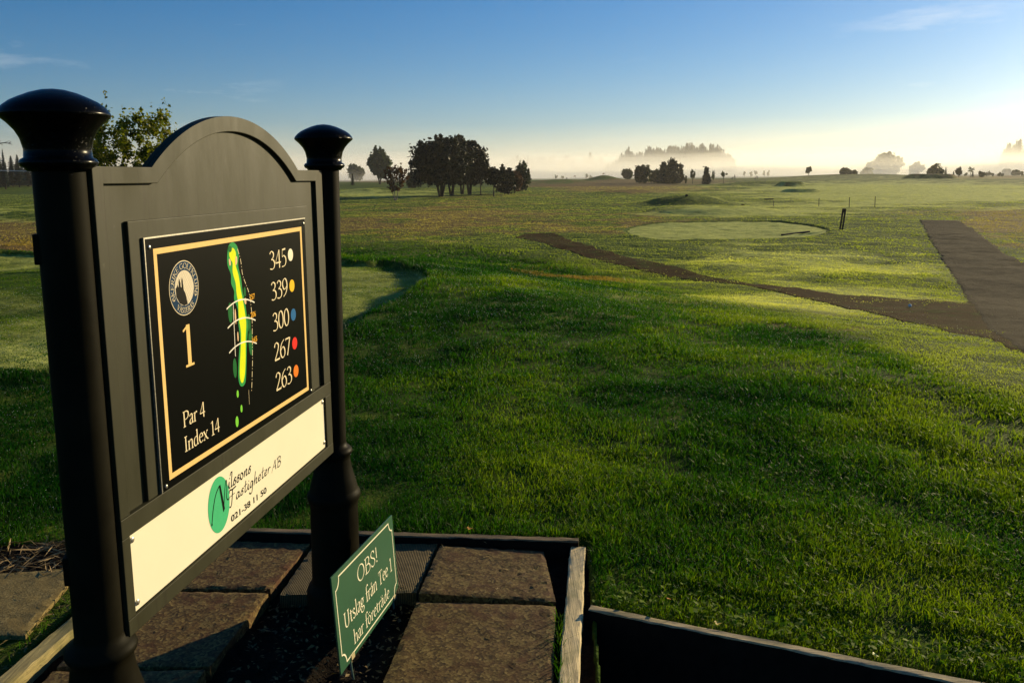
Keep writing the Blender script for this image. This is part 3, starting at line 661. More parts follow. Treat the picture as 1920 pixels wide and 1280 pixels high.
# fairway map
mg = MB(); shape(mg, [(.541, 1.343), (.522, 1.340), (.512, 1.330), (.505, 1.308), (.505, 1.286), (.519, 1.262), (.518, 1.239), (.531, 1.218), (.529, 1.196), (.545, 1.168), (.544, 1.131), (.549, 1.091), (.540, 1.060), (.532, 1.028), (.527, .990), (.533, .970), (.545, .963), (.558, .965), (.567, .976), (.576, 1.018), (.584, 1.067), (.596, 1.116), (.593, 1.145), (.587, 1.184), (.577, 1.212), (.573, 1.246), (.561, 1.280), (.567, 1.306), (.562, 1.330)])
mg.build('map_rough', ink('map_green', (.03, .30, .07)), plate)
my = MB(); shape(my, [(.522, 1.326), (.516, 1.313), (.522, 1.300), (.531, 1.290), (.529, 1.267), (.541, 1.237), (.543, 1.211), (.549, 1.183), (.548, 1.144), (.555, 1.103), (.547, 1.058), (.538, 1.020), (.535, .992), (.541, .975), (.551, .973), (.560, .985), (.566, 1.000), (.573, 1.035), (.579, 1.085), (.587, 1.124), (.582, 1.160), (.574, 1.193), (.566, 1.222), (.560, 1.254), (.547, 1.283), (.548, 1.296), (.552, 1.314), (.540, 1.328)], .0002)
my.build('map_fairway', ink('map_yellow', (.72, .80, .01)), plate)
ms = MB()
m_sand_ink = ink('map_sand', (.80, .52, .30))
for p in ([(.512, 1.302), (.520, 1.300), (.521, 1.288), (.514, 1.286)], [(.548, 1.302), (.556, 1.305), (.556, 1.290), (.546, 1.283)], [(.584, 1.190), (.594, 1.190), (.593, 1.176), (.585, 1.178)]): ms = MB(); shape(ms, p, .0004); ms.build('map_bunker', m_sand_ink, plate)
for q in ((.530, 1.152, .0035, .020), (.537, 1.098, .0032, .013)): MB().add([P2(*p, .0003) for p in ell(*q)], [tuple(range(40))]).build('map_bunker', m_sand_ink, plate)
m_mapw = ink('map_dark_green', (.012, .13, .03)); m_mapt = ink('map_light_green', (.20, .60, .05))
for cx, cy, rx, ry in ((.505, 1.166, .012, .026), (.590, 1.208, .0065, .013), (.604, 1.120, .009, .026), (.608, 1.070, .013, .037), (.512, 1.020, .010, .026)):
    MB().add([P2(x, y, -.0002) for x, y in ell(cx, cy, rx, ry)], [tuple(range(40))]).build('map_wood', m_mapw, plate)
MB().add([P2(*p, .0005) for p in ell(.522, 1.327, .009, .008)], [tuple(range(40))]).build('map_wood', m_mapw, plate)
for cx, cy, r_ in ((.518, .950, .0055), (.534, .906, .0055), (.506, .879, .008)): MB().add([P2(*p) for p in ell(cx, cy, r_, r_ * 1.8)], [tuple(range(40))]).build('map_tee', m_mapt, plate)
def bar2(mb, pts, w, lf, tf=P2): nib_strokes([list(pts) + ['w', w]], lambda x, y, l: tf(x, y, l + lf), mb)
m_wi = ink('white_ink', (.85, .80, .66))
for y in (1.191, 1.142, 1.078):
    ma = MB(); bar2(ma, [(.485 + .156 * i / 16, y - .019 * ((i / 16 - .45) / .55) ** 2) for i in range(17)], .0036, .0006); ma.build('distance_arc', m_wi, plate)
ma = MB(); bar2(ma, [(.521, 1.186), (.517, 1.050)], .0026, .0005); ma.build('distance_line', m_wi, plate)
dsh = MB(); path = C([(.562, 1.324), (.576, 1.292), (.582, 1.255), (.603, 1.219), (.613, 1.201), (.620, 1.166), (.622, 1.128), (.617, 1.077), (.611, 1.017), (.601, .962), (.592, .918)], 10)
D_ = np.array(path); ss = np.concatenate([[0], np.cumsum(np.hypot(*np.diff(D_, axis=0).T))]); t = 0
while t < ss[-1] - .02:
    for a, b in ((t, t + .016), (t + .021, t + .0235)):
        bar2(dsh, [(np.interp(q, ss, D_[:, 0]), np.interp(q, ss, D_[:, 1])) for q in np.linspace(a, b, 3)], .0022, .0003)
    t += .029
bar2(dsh, [(.580, .945), (.579, .905)], .001, .0003)
dsh.build('boundary_line', m_cream, plate)
m_amb = ink('amber_ink', (.85, .42, .03))
for s, y in (('257', 1.182), ('206', 1.134), ('165', 1.065)): nm = MB(); font_text(nm, s, .614, y, .015, .030, P2, lift=.0009); nm.build('distance_number', m_amb, plate)
# club badge
bc = (.2945, 1.2575); R0 = .0630
bd = MB(); bd.add([P2(*p, .0001) for p in ell(*bc, R0, R0, 64)], [tuple(range(64))]); badge = bd.build('club_badge', m_cream, plate)
b2 = MB(); b2.add([P2(*p, .0003) for p in ell(*bc, R0 - .0018, R0 - .0018, 64)], [tuple(range(64))]); b2.build('badge_ring', ink('badge_blue', (.006, .035, .085)), plate)
b3 = MB(); b3.add([P2(*p, .0005) for p in ell(*bc, .0405, .0405, 64)], [tuple(range(64))]); b3.build('badge_ball', ink('ball_cream', (.84, .74, .55)), plate)
b4 = MB()
for k in range(-6, 7):
    for sx in (-1, 1):
        off = k * .0062; hl = math.sqrt(max(.040 ** 2 - off ** 2, 0)); 
        if hl < .006: continue
        d = np.array([math.cos(rad(58)), math.sin(rad(58)) * sx]); nrm = np.array([-d[1], d[0]])
        a = np.array(bc) + nrm * off - d * hl; b = np.array(bc) + nrm * off + d * hl
        bar2(b4, [tuple(a), tuple(b)], .0007, .00065 + .0001 * (sx > 0))
b4.build('ball_pattern', ink('ball_grey', (.55, .46, .32)), plate)
b5 = MB()
b5.add([P2(bc[0] + x, bc[1] + y, .0009) for x, y in [(.010, -.0385), (-.006, -.040), (-.024, -.032), (-.036, -.016), (-.037, .004), (-.031, .006), (-.030, .014), (-.027, .006), (-.024, .004), (-.023, .016), (-.020, .024), (-.017, .016), (-.0155, .004), (-.012, .002), (-.011, .018), (-.0085, .026), (-.006, .018), (-.004, -.004), (.002, -.012), (.006, -.026)]], [tuple(range(20))])
b5.build('badge_skyline', m_ink, plate)
b6 = MB()
def on_ring(s, a_mid, span, r, flip=False, h=.0125):
    adv = [(.30 if c == ' ' else GL[c][0]) for c in s]; tot = sum(adv); acc = 0
    for c, a_ in zip(s, adv):
        fr_ = (acc + a_ / 2) / tot; acc += a_
        if c == ' ': continue
        ang = a_mid + (span / 2 - span * fr_) * (-1 if flip else 1); ca, sa = math.cos(rad(ang)), math.sin(rad(ang))
        up = np.array([ca, sa]) * (-1 if flip else 1); rt = np.array([up[1], -up[0]])
        base = np.array(bc) + np.array([ca, sa]) * (r + (h if flip else 0)); xsq = span / 180 * math.pi * (r + h / 2) / (tot * h)
        def tf(px, py, lf, base=base, up=up, rt=rt, a_=a_, xsq=xsq):
            q = base + rt * (px - a_ * xsq / 2) * h + up * py * h; return P2(q[0], q[1], lf + .0006)
        nib_strokes(GL[c][1], tf, b6, xs=xsq, thick=.11, thin=.05)
on_ring('SKERIKE GOLFKLUBB', 90, 236, .0448); on_ring('VÄSTERÅS', 270, 84, .0448, True)
for a in (207, 333): b6.add([P2(bc[0] + .0508 * math.cos(rad(a)) + x, bc[1] + .0508 * math.sin(rad(a)) + y, .0009) for x, y in ell(0, 0, .0018, .0018, 10)], [tuple(range(10))])
b6.build('badge_lettering', m_cream, plate)
def screw(u, z, parent, r=.0055):
    s_ = MB()
    for k in range(1): 
        n = 14; vs = []
        for rr_, nn in ((r, .0006), (r, .0022), (r * .7, .0034), (0.0004, .0036)):
            vs += [S(u + rr_ * math.cos(2 * math.pi * j / n), z + rr_ * math.sin(2 * math.pi * j / n), nn) for j in range(n)]
        s_.add(vs, [(i * n + j, i * n + (j + 1) % n, (i + 1) * n + (j + 1) % n, (i + 1) * n + j) for i in range(3) for j in range(n)])
    o = s_.build('screw', m_metal, parent, smooth=True, sharp=50)
    return o
for u_, z_ in ((.167, 1.3615), (1.003, 1.3655), (.166, .832), (1.003, .834)): screw(u_, z_, plate, .0048)
# sponsor board
sb = MB(); ubox(sb, .0287, 1.1248, .6075, .7765, -.0118, -.0066); spons = sb.build('sponsor_board', m_white, sign, bevel=.0006)
def P3(x, y, lf=0.0): return S(x, y, -.0061 + lf)
eg = MB(); eg.add([P3(*p) for p in ell(.4020, .6945, .0545, .0715, 56)], [tuple(range(56))]); eg.build('logo_ellipse', ink('logo_green', (.065, .46, .20)), spons)
ln = MB()
for pts_, wa in ((C([(.361, .660), (.372, .695), (.388, .725), (.409, .742)], 8), .0034), (C([(.424, .672), (.430, .705), (.441, .740), (.446, .738), (.444, .715), (.441, .698), (.448, .689), (.456, .693)], 8), .0030)):
    nib_strokes([pts_ + ['w', wa]], lambda x, y, l: P3(x, y, l + .0003), ln)
ln.add([P3(x, y, .0005) for x, y in ell(.361, .659, .0028, .0038, 12)], [tuple(range(12))])
ln.add([P3(x, y, .0006) for x, y in [(.4065, .741), (.4135, .7425), (.4285, .674), (.4205, .667)]], [(0, 1, 2, 3)])
ln.build('logo_initial', m_ink, spons); ln = MB()
write(ln, 'ilssons', .452, .714, .040, .132, P3, font=SCRIPT, thick=.12, thin=.045, ang=40)
ln.build('sponsor_lettering', m_ink, spons); ln = MB()
write(ln, 'F', .455, .674, .036, .030, P3, font=SCRIPT, thick=.14, thin=.06, ang=40)
write(ln, 'astigheter', .490, .672, .036, .212, P3, font=SCRIPT, thick=.12, thin=.045, ang=40)
write(ln, 'AB', .706, .668, .030, .068, P3, font=SCRIPT, thick=.12, thin=.045, ang=40)
ln.build('sponsor_lettering', m_ink, spons); ln = MB()
font_text(ln, '021-38 11 50', .458, .6235, .0175, .210, P3, lift=.0002)
ln.build('sponsor_lettering', m_ink, spons)
for u_, z_ in ((.041, .7635), (.043, .6245), (1.113, .765), (1.113, .626)):
    k = screw(u_, z_, spons, .0062)
    k.location = -NN * .0067

def post(cx, cy, lean, label, dz=0.0):
    sh = MB(); prof = [(-.06, .104), (.045, .104), (.060, .098), (.072, .086), (.085, .0845), (.355, .0835), (.372, .086), (.380, .0905), (.392, .0935), (.404, .0915), (.412, .086), (.420, .0835), (.440, .079), (.465, .072), (.495, .0645), (.525, .060), (.538, .0605), (.546, .067), (.553, .0695), (.560, .067), (.568, .060), (.576, .050), (.590, .0475), (1.540 + dz, .0475)]
    pr = [(z, r) for z, r in prof]
    o = sh.lathe(pr, (cx, cy), 48, lean).build('post', m_black, sign, smooth=True, sharp=50); tag(o, label)
    fi = MB(); pf = [(z + dz, r * .97) for z, r in [(1.530, .056), (1.536, .0600), (1.539, .0660), (1.5455, .0695), (1.552, .0660), (1.555, .0600), (1.570, .0590), (1.590, .0635), (1.605, .0715), (1.618, .0830), (1.628, .0945), (1.632, .0985), (1.636, .0980), (1.641, .0955), (1.649, .0885), (1.658, .0765), (1.6655, .0610), (1.6735, .0420), (1.679, .0220), (1.6815, .001)]]
    fi.lathe(pf, (cx, cy), 56, lean).build('finial', m_fin, o, smooth=True, sharp=60)
    for z in (1.375, .735):
        b = MB(); c = Vector((cx + lean[0] * (z - 1.6), cy + lean[1] * (z - 1.6), z)); a = Vector((-.96, -.28, 0)).normalized(); bb = Vector((-a.y, a.x, 0))
        b.box(c + a * .045, (.014, .048, .058), (a, bb, Vector((0, 0, 1)))); b.build('bracket', m_black, o, bevel=.003)
    return o
post(-.850, 1.590, (.0, 0), 'near left post, cut off by the foot of the photo', -.010); post(-.624, 2.830, (.013, 0), 'far right post')

# ------------------------------------------------------------------ small green notice
G0 = Vector((-.53525, 2.28, .35432)); G1 = Vector((-.44715, 2.89522, .28722)); G3 = Vector((-.52017, 2.29036, .04311))
GE1 = G1 - G0; GE2 = G3 - G0; GN = GE2.cross(GE1).normalized(); GN = GN if GN.x > 0 else -GN
def PG(s_, t_, lf=0.0): return G0 + GE1 * s_ + GE2 * (1 - t_) + GN * (.0022 + lf)
note = empty('notice_sign', (-.46, 2.5, -.045), 'small green notice plate with cream lettering leaning on thin stakes in the soil bed', 'sign')
gp = MB(); gp.prism([PG(0, 0, -.005), PG(1, 0, -.005), PG(1, 1, -.005), PG(0, 1, -.005)], GN * .0045)
m_gr = plain('green_plate', (.018, .088, .040), .42, .45, .06, 6)
gpl = gp.build('plate', m_gr, note, bevel=.0005)
gb = MB()
def notched(mg_s, mg_t, r_s, r_t):
    out = []
    for (cx, cy, a0) in ((mg_s, mg_t, 90), (1 - mg_s, mg_t, 180), (1 - mg_s, 1 - mg_t, 270), (mg_s, 1 - mg_t, 0)):
        out += [(cx + r_s * math.cos(rad(a0 - 90 * i / 10)), cy + r_t * math.sin(rad(a0 - 90 * i / 10))) for i in range(11)]
    return out
Lo = notched(.030, .045, .055, .115); k = len(Lo); cen = np.array([.5, .5])
Li = [tuple(cen + (np.array(p) - cen) * np.array([.984, .966])) for p in Lo]
gb.add([PG(*p) for p in Lo] + [PG(*p) for p in Li], [(i, (i + 1) % k, (i + 1) % k + k, i + k) for i in range(k)])
gb.build('border_line', ink('pale_ink', (.84, .78, .56)), gpl)
gt = MB(); asp = GE1.length / GE2.length
def PGx(x, y, lf=0.0): return PG(x, y, lf)
def gwrite(s, x0, y0, h, width):
    # h in plate heights, width in plate widths
    W = width * asp; write(gt, s, 0, 0, h, W, lambda x, y, lf: PG(x0 + x / asp, y0 + y, lf))
m_pl = ink('pale_lettering', (.84, .78, .56))
for s, a, b, c, d in (('OBS!', .335, .665, .175, .345), ('Utslag från Tee 1', .098, .375, .165, .815), ('har företräde', .205, .115, .150, .615)):
    gt = MB(); gwrite(s, a, b, c, d); gt.build('lettering', m_pl, gpl)
m_stake = plain('stake_steel', (.10, .16, .12), .4, .5)
for s_, dz in ((.160, .10), (.905, .09)):
    st = MB(); p = PG(s_, .06, -.008); st.tube([p, p + Vector((.006, 0, -.06)), p + Vector((.020, 0, -.06 - dz))], [.0035] * 3, 8); st.build('stake', m_stake, note, smooth=True)
    cl = MB(); cl.box(PG(s_ + .005, .03, .001), (.004, .03, .016), (GN, GE1.normalized(), GE2.normalized())); cl.build('clip', plain('clip_tan', (.45, .36, .18), .6), note, bevel=.001)

# ------------------------------------------------------------------ paving slabs and timber
def slab_mat(name, cols, moss, s=1.0):
    t = NT(name); c = t.coords(); v = t.n('ShaderNodeTexVoronoi'); v.inputs['Scale'].default_value = 110 * s; t.link(c, v.inputs['Vector'])
    f = t.noise(140, 4, .7, c); m = t.noise(5, 5, .65, c); b = t.noise(14, 4, .6, c)
    col = t.ramp(t.math('ADD', t.math('MULTIPLY', v.outputs['Color'], .5), t.math('MULTIPLY', f, .5)), [(.25, cols[0]), (.5, cols[1]), (.8, cols[2])])
    col = t.mix(t.rng(m, .40, .64), col, t.mix(t.rng(b, .4, .6), moss, col)); sp_ = t.rng(f, .68, .76); col = t.mix(t.math('MULTIPLY', sp_, .6), col, (.40, .34, .24))
    t.set(col, .85, .3); t.bump(t.math('ADD', f, t.math('MULTIPLY', v.outputs['Distance'], 1.2)), .5, .0009); return t.m
m_s1 = slab_mat('mossy_aggregate', [(.028, .014, .003), (.115, .068, .016), (.28, .20, .06)], (.075, .025, .005))
m_s2 = slab_mat('tan_concrete', [(.085, .060, .018), (.20, .145, .045), (.34, .26, .10)], (.17, .12, .035), 1.6)
def ribbed():
    t = NT('ribbed_concrete'); c = t.coords((1, 1, 1)); w = t.n('ShaderNodeTexWave', wave_type='BANDS', bands_direction='X'); w.inputs['Scale'].default_value = 48; w.inputs['Distortion'].default_value = .4
    t.link(t.coords((1, .12, 1), rot=(0, 0, rad(-8))), w.inputs['Vector']); f = t.noise(150, 4, .7, c)
    w2 = t.n('ShaderNodeTexWave', wave_type='BANDS', bands_direction='Y'); w2.inputs['Scale'].default_value = 40; w2.inputs['Distortion'].default_value = .5; t.link(c, w2.inputs['Vector'])
    h = t.math('ADD', w.outputs['Fac'], t.math('MULTIPLY', w2.outputs['Fac'], .6)); col = t.ramp(t.math('ADD', t.math('MULTIPLY', h, .45), t.math('MULTIPLY', f, .3)), [(.2, (.026, .018, .005)), (.6, (.12, .085, .030)), (.95, (.25, .18, .07))])
    t.set(col, .85, .3); t.bump(t.math('ADD', h, t.math('MULTIPLY', f, .4)), .8, .003); return t.m
m_rib = ribbed()
def slab(name, cor, mat, label, th=.05, group='concrete paving slabs inside the timber edging', n=26, seed=0):
    """cor: 4 (x, y, z) top corners in order; rough slightly chipped edges"""
    c = [Vector(p) for p in cor]; mid = sum(c, Vector()) / 4; V = []; F = []
    g = np.random.default_rng(seed)
    for i in range(n + 1):
        for j in range(n + 1):
            s_, t_ = i / n, j / n; p = c[0].lerp(c[1], s_).lerp(c[3].lerp(c[2], s_), t_)
            e = min(i, n - i, j, n - j)
            if e == 0: p = p.lerp(mid, .002 + .007 * g.random() ** 4); p.z -= .002 + .004 * g.random() ** 2
            else: p.z += .0012 * g.normal()
            V.append(p)
    for i in range(n):
        for j in range(n): a = i * (n + 1) + j; F.append((a, a + 1, a + n + 2, a + n + 1))
    ring = [i * (n + 1) for i in range(n)] + [n * (n + 1) + j for j in range(n)] + [i * (n + 1) + n for i in range(n, 0, -1)] + [j for j in range(n, 0, -1)]
    k0 = len(V)
    for r_ in ring: V.append(V[r_] + (V[r_] - mid) * .004 + Vector((0, 0, -th)))
    m_ = len(ring)
    for q in range(m_): F.append((ring[q], k0 + q, k0 + (q + 1) % m_, ring[(q + 1) % m_]))
    F.append(tuple(range(k0 + m_ - 1, k0 - 1, -1)))
    o = MB().add(V, F).build(name, mat, None, smooth=True, sharp=14)
    me = o.data; off = Vector((mid.x, mid.y, mid.z - th))
    me.transform(Matrix.Translation(-off)); o.location = off
    return tag(o, label, 'paving slab', group, 'thing')
slab('paving_slab', [(-.305, 3.235, .014), (.120, 3.190, .006), (.147, 2.785, .004), (-.349, 2.836, .016)], m_s1, 'red-brown paving slab in the far right corner of the timber edging', seed=1)
slab('paving_slab', [(-.352, 2.806, .0), (.146, 2.768, .0), (.108, 2.25, 0), (-.405, 2.285, 0)], m_s1, 'olive-brown paving slab right of the green notice, cut off by the foot of the photo', seed=2)
slab('paving_slab', [(-.835, 3.30, .0), (-.318, 3.27, .006), (-.360, 2.862, .004), (-.862, 2.862, .0)], m_rib, 'paving slab with a fine ribbed grid surface behind the far post', seed=3)
slab('paving_slab', [(-1.44, 3.36, .0), (-.852, 3.295, .0), (-.905, 2.900, .004), (-1.44, 2.925, .0)], m_s1, 'reddish mossy slab just behind the bottom edge of the big sign, touching the far timber', seed=4)
slab('paving_slab', [(-1.44, 2.905, .0), (-.908, 2.880, .0), (-.958, 2.42, -.004), (-1.44, 2.42, .0)], m_s1, 'mossy slab with one crumbled corner, below the bottom edge of the big sign', seed=5)
slab('paving_slab', [(-1.44, 2.400, -.002), (-.965, 2.400, -.002), (-1.0, 1.90, -.004), (-1.44, 1.90, .0)], m_s1, 'shaded slab between the near post and the left timber', seed=6)
slab('paving_slab', [(-.880, 2.315, -.005), (-.430, 2.300, -.005), (-.46, 1.80, -.005), (-.90, 1.80, -.005)], m_s1, 'slab of which only the far edge shows beneath the stake of the green notice', seed=7)
slab('paving_slab', [(-2.30, 3.02, .0), (-1.700, 3.085, .004), (-1.640, 2.60, .004), (-2.25, 2.60, .0)], m_s2, 'pale tan slab outside the timber edging at the left side of the photo', seed=8, group='tan slabs left of the edging')

def wood(name, tone, axis):
    sc = {'x': (1.2, 34, 34), 'y': (34, 1.2, 34)}[axis]; t = NT(name); g = t.noise(3, 6, .7, t.coords(sc), 1.5); m = t.noise(7, 4, .6); st = t.noise(2.2, 4, .65)
    a = tuple(x * .35 for x in tone); col = t.ramp(g, [(.32, a), (.5, tone), (.72, tuple(min(1, x * 1.45) for x in tone))])
    col = t.mix(t.rng(m, .45, .68, 0, .7), col, (tone[0] * .35, tone[1] * .42, tone[2] * .3)); t.set(col, .8, .3); t.bump(g, .7, .004); return t.m
def timber(name, a, b, w, h, ztop, mat, label, seed=0, group='timber edging beams around the paving', tilt=0.0, dark=None):
    """a, b: (x, y) axis ends of the top face; rough sawn"""
    g = np.random.default_rng(seed); a = Vector((*a, 0)); b = Vector((*b, 0)); d = (b - a).normalized(); s_ = Vector((d.y, -d.x, 0)); n = 60; sec = 12; V = []
    prof = []
    e = .004
    for (x, z) in ((-w / 2, -h), (w / 2, -h), (w / 2, -h / 2), (w / 2, -e), (w / 2 - e, 0), (w / 6, 0), (-w / 6, 0), (-w / 2 + e, 0), (-w / 2, -e), (-w / 2, -h / 2)): prof.append((x, z))
    k = len(prof); wob = np.cumsum(g.normal(0, .0006, n + 1)); wob -= np.linspace(wob[0], wob[-1], n + 1)
    for i in range(n + 1):
        p = a.lerp(b, i / n)
        for x, z in prof:
            jx, jz = (g.normal(0, .0009), g.normal(0, .0009)) if z > -h * .6 else (0, 0)
            V.append(p + s_ * (x + wob[i] + jx) + Vector((0, 0, ztop + z + jz + tilt * x)))
    F = [(i * k + j, i * k + (j + 1) % k, (i + 1) * k + (j + 1) % k, (i + 1) * k + j) for i in range(n) for j in range(k)]
    F += [tuple(range(k)), tuple(range((n + 1) * k - 1, n * k - 1, -1))]
    o = MB().add(V, F).build(name, mat, None, smooth=True, sharp=30)
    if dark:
        o.data.materials.append(m_shade_side)
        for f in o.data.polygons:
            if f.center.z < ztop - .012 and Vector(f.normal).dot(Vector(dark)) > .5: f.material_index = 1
    off = Vector(((a.x + b.x) / 2, (a.y + b.y) / 2, ztop - h)); o.data.transform(Matrix.Translation(-off)); o.location = off
    return tag(o, label, 'timber beam', group, 'thing')
m_shade_side = plain('shade_black_wood', (.006, .005, .004), .9, .1, .4, 30)  # shade painted as near-black colour on beam sides turned from the sun
m_w1 = wood('weathered_wood_dark', (.17, .12, .062), 'x'); m_w2 = wood('weathered_wood_pale', (.66, .52, .28), 'y'); m_w3 = wood('weathered_wood_board', (.44, .34, .19), 'x'); m_w4 = wood('weathered_wood_mossy', (.36, .29, .12), 'y')
zb = .030
def atz(px, py, z): p = on_z(px, py, z); return Vector((p[0], p[1]))
A1 = atz(480, 992, zb); B1 = atz(1085, 1011, zb); dirb = (B1 - A1).normalized()
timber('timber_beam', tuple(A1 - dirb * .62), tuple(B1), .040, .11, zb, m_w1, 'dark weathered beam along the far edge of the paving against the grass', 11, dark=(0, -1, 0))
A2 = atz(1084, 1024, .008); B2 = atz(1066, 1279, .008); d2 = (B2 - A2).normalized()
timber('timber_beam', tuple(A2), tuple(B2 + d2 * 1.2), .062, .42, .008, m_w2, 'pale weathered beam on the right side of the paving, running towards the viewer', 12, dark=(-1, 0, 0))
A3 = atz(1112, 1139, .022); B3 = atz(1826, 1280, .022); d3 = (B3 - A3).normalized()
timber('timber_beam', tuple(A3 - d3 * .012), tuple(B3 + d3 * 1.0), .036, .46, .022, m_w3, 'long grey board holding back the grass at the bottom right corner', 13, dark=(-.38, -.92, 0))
A4 = atz(139, 1164, .012); B4 = atz(10, 1272, .012); d4 = (B4 - A4).normalized()
timber('timber_beam', tuple(A4 - d4 * .70), tuple(B4 + d4 * .8), .058, .11, .012, m_w4, 'moss-stained yellowish beam on the left side of the paving beside the near post', 14)

# loose stuff on the soil
def litter(name, N, region, cols, size, zf, seed, long=1.0):
    g = np.random.default_rng(seed); V = []; idx = []; lc = []
    x = g.uniform(region[0], region[1], N); y = g.uniform(region[2], region[3], N); z = zf(x, y)
    for i in range(N):
        a = g.uniform(0, 2 * math.pi); s_ = size * g.uniform(.5, 1.4); t_ = g.normal(0, .35); d = np.array([math.cos(a), math.sin(a), t_ * .5]) * s_ * long; w = np.array([-math.sin(a), math.cos(a), g.normal(0, .4)]) * s_ * .42 / math.sqrt(long)
        c = np.array([x[i], y[i], z[i] + .004 + .006 * g.random() + abs(d[2]) + abs(w[2])]); up = np.array([0, 0, s_ * .25 * g.random()])
        V += [c - d, c - d * .2 - w + up, c + d, c - d * .2 + w + up]; lc += [g.random()] * 4
    idx = np.arange(4 * N); m = leafmat(name + '_surface', cols[0], cols[1], .1, .6)
    return tag(np_mesh(name, np.array(V), idx, np.full(N, 4), m, attrs=dict(lc=np.array(lc))), kind='stuff')
litter('leaf_litter', 420, (-.90, -.36, 2.30, 2.86), ((.05, .03, .012), (.26, .18, .07)), .010, lambda x, y: hgt(x, y), 31)
litter('dry_straw', 520, (-2.45, -1.55, 3.02, 3.34), ((.10, .065, .025), (.42, .30, .15)), .012, lambda x, y: hgt(x, y), 32, 4.0)
litter('moss_debris', 300, (-1.70, -1.585, 1.9, 2.95), ((.05, .07, .01), (.24, .17, .06)), .009, lambda x, y: hgt(x, y), 33, 1.5)
litter('slab_debris', 130, (-1.42, .12, 2.30, 3.25), ((.03, .02, .01), (.28, .22, .12)), .0045, lambda x, y: x * 0 + .006, 34, 2.5)
def weeds():
    g = np.random.default_rng(77); V = []; F = []; lc = []
    def spot(n, f):
        for _ in range(n):
            x, y = f(); z = float(hgt(np.array([x]), np.array([y]))[0]); h = g.uniform(.015, .05)
            for k in range(3):
                a = g.uniform(0, 6.28); r_ = g.uniform(.004, .010); c = np.array([x, y, z + h]) + np.array([math.cos(a), math.sin(a), 0]) * r_ * .8; tl = g.normal(0, .35, 2); k0 = len(V)
                for j in range(7):
                    b = 2 * math.pi * j / 7; q = c + r_ * np.array([math.cos(b), math.sin(b), tl[0] * math.cos(b) + tl[1] * math.sin(b)]); V.append(q)
                F.append(list(range(k0, k0 + 7))); lc.extend([g.random()] * 7)
    spot(260, lambda: (lambda t, o: tuple(RAIL_A * (1 - t) + RAIL_B * t + np.array([.38, .92]) * o))(g.random(), .03 + .10 * abs(g.normal())))
    spot(420, lambda: (g.uniform(.9, 2.6), g.uniform(2.5, 5.0)))
    m = leafmat('clover_leaf', (.07, .15, .006), (.20, .28, .015), .45, .7)
    F = [f for f in F]; tag(np_mesh('clover', np.array(V), np.concatenate([np.array(f) for f in F]), np.array([len(f) for f in F]), m, attrs=dict(lc=np.array(lc))), kind='stuff')
weeds()
def gap_grass():
    g = np.random.default_rng(55); V = []; idx = []; lt = []; lc = []
    for i in range(150):
        t = g.random(); x = .152 - .030 * t + g.normal(0, .006); y = 2.72 - .62 * t; z = -.03; h = g.uniform(.03, .085) * (1.5 if g.random() < .12 else 1); w = .0016; a = g.uniform(0, 6.28); b = g.uniform(0, 6.28); l = h * g.uniform(.2, .9)
        d = np.array([math.cos(a) * w, math.sin(a) * w, 0]); q = np.array([math.cos(b) * l, math.sin(b) * l, 0]); p = np.array([x, y, z]); k = len(V)
        V += [p - d, p + d, p + q * .3 + d * .8 + [0, 0, h * .6], p + q * .3 - d * .8 + [0, 0, h * .6], p + q + [0, 0, h * .95]]; idx += [k, k + 1, k + 2, k + 3, k + 3, k + 2, k + 4]; lt += [4, 3]; lc += [g.uniform(.2, .7)] * 5
    z0 = np.zeros(len(V)); tag(np_mesh('gap_grass', np.array(V), np.array(idx), np.array(lt), grass_m, attrs=dict(lc=np.array(lc), dry=z0, dew=z0)), kind='stuff')
gap_grass()
def fallen_leaf(x, y, z, s_, rot, mat, label, tilt=.3):
    pts = []; n = 16
    for i in range(n):
        a = 2 * math.pi * i / n; r_ = s_ * (.75 + .25 * math.cos(3 * a) + .12 * math.cos(7 * a)); pts.append(Vector((r_ * math.cos(a), r_ * .75 * math.sin(a), .10 * s_ * math.cos(2 * a) + s_ * .2 * abs(math.sin(a)))))
    V = [Vector((0, 0, 0))] + pts; F = [(0, i + 1, (i + 1) % n + 1) for i in range(n)]
    mb = MB().add([v + Vector((0, 0, .0012)) for v in V] + V, F + [(f[0] + n + 1, f[2] + n + 1, f[1] + n + 1) for f in F] + [((i + 1), (i + 1) % n + 1, (i + 1) % n + 2 + n, i + 2 + n) for i in range(n)])
    mb.tube([(-s_ * .6, 0, .002), (-s_ * 1.5, .1 * s_, .003)], [.0007, .0005], 5)
    o = mb.build('fallen_leaf', mat, None, smooth=True); o.location = (x, y, z); o.rotation_euler = (tilt, .15, rot); return tag(o, label, 'leaf')
m_yl = plain('yellow_leaf', (.62, .42, .04), .5, .4, .3, 90); m_ol = plain('orange_leaf', (.60, .27, .03), .5, .4, .3, 90); m_gl = plain('lime_leaf', (.38, .42, .04), .5, .4, .3, 90)
p = atz(880, 992, .03); fallen_leaf(p.x, p.y, .034, .014, .4, m_ol, 'small orange leaf lying on the far dark beam')
p = atz(1640, 1231, 0); fallen_leaf(p.x, p.y, .006, .017, 1.4, m_gl, 'lime yellow leaf lying on the long grey board at bottom right')
p = atz(1253, 1135, .02); fallen_leaf(p.x, p.y, .045, .011, 2.0, m_ol, 'orange leaf caught in the grass above the long grey board')
p = atz(1345, 1171, .02); fallen_leaf(p.x, p.y, .026, .014, .2, m_yl, 'yellow leaf in the grass edge midway along the long grey board')
p = atz(1760, 1030, .02); fallen_leaf(p.x, p.y, .045, .014, 2.6, m_yl, 'yellow leaf lying high in the lawn above the bottom right corner')
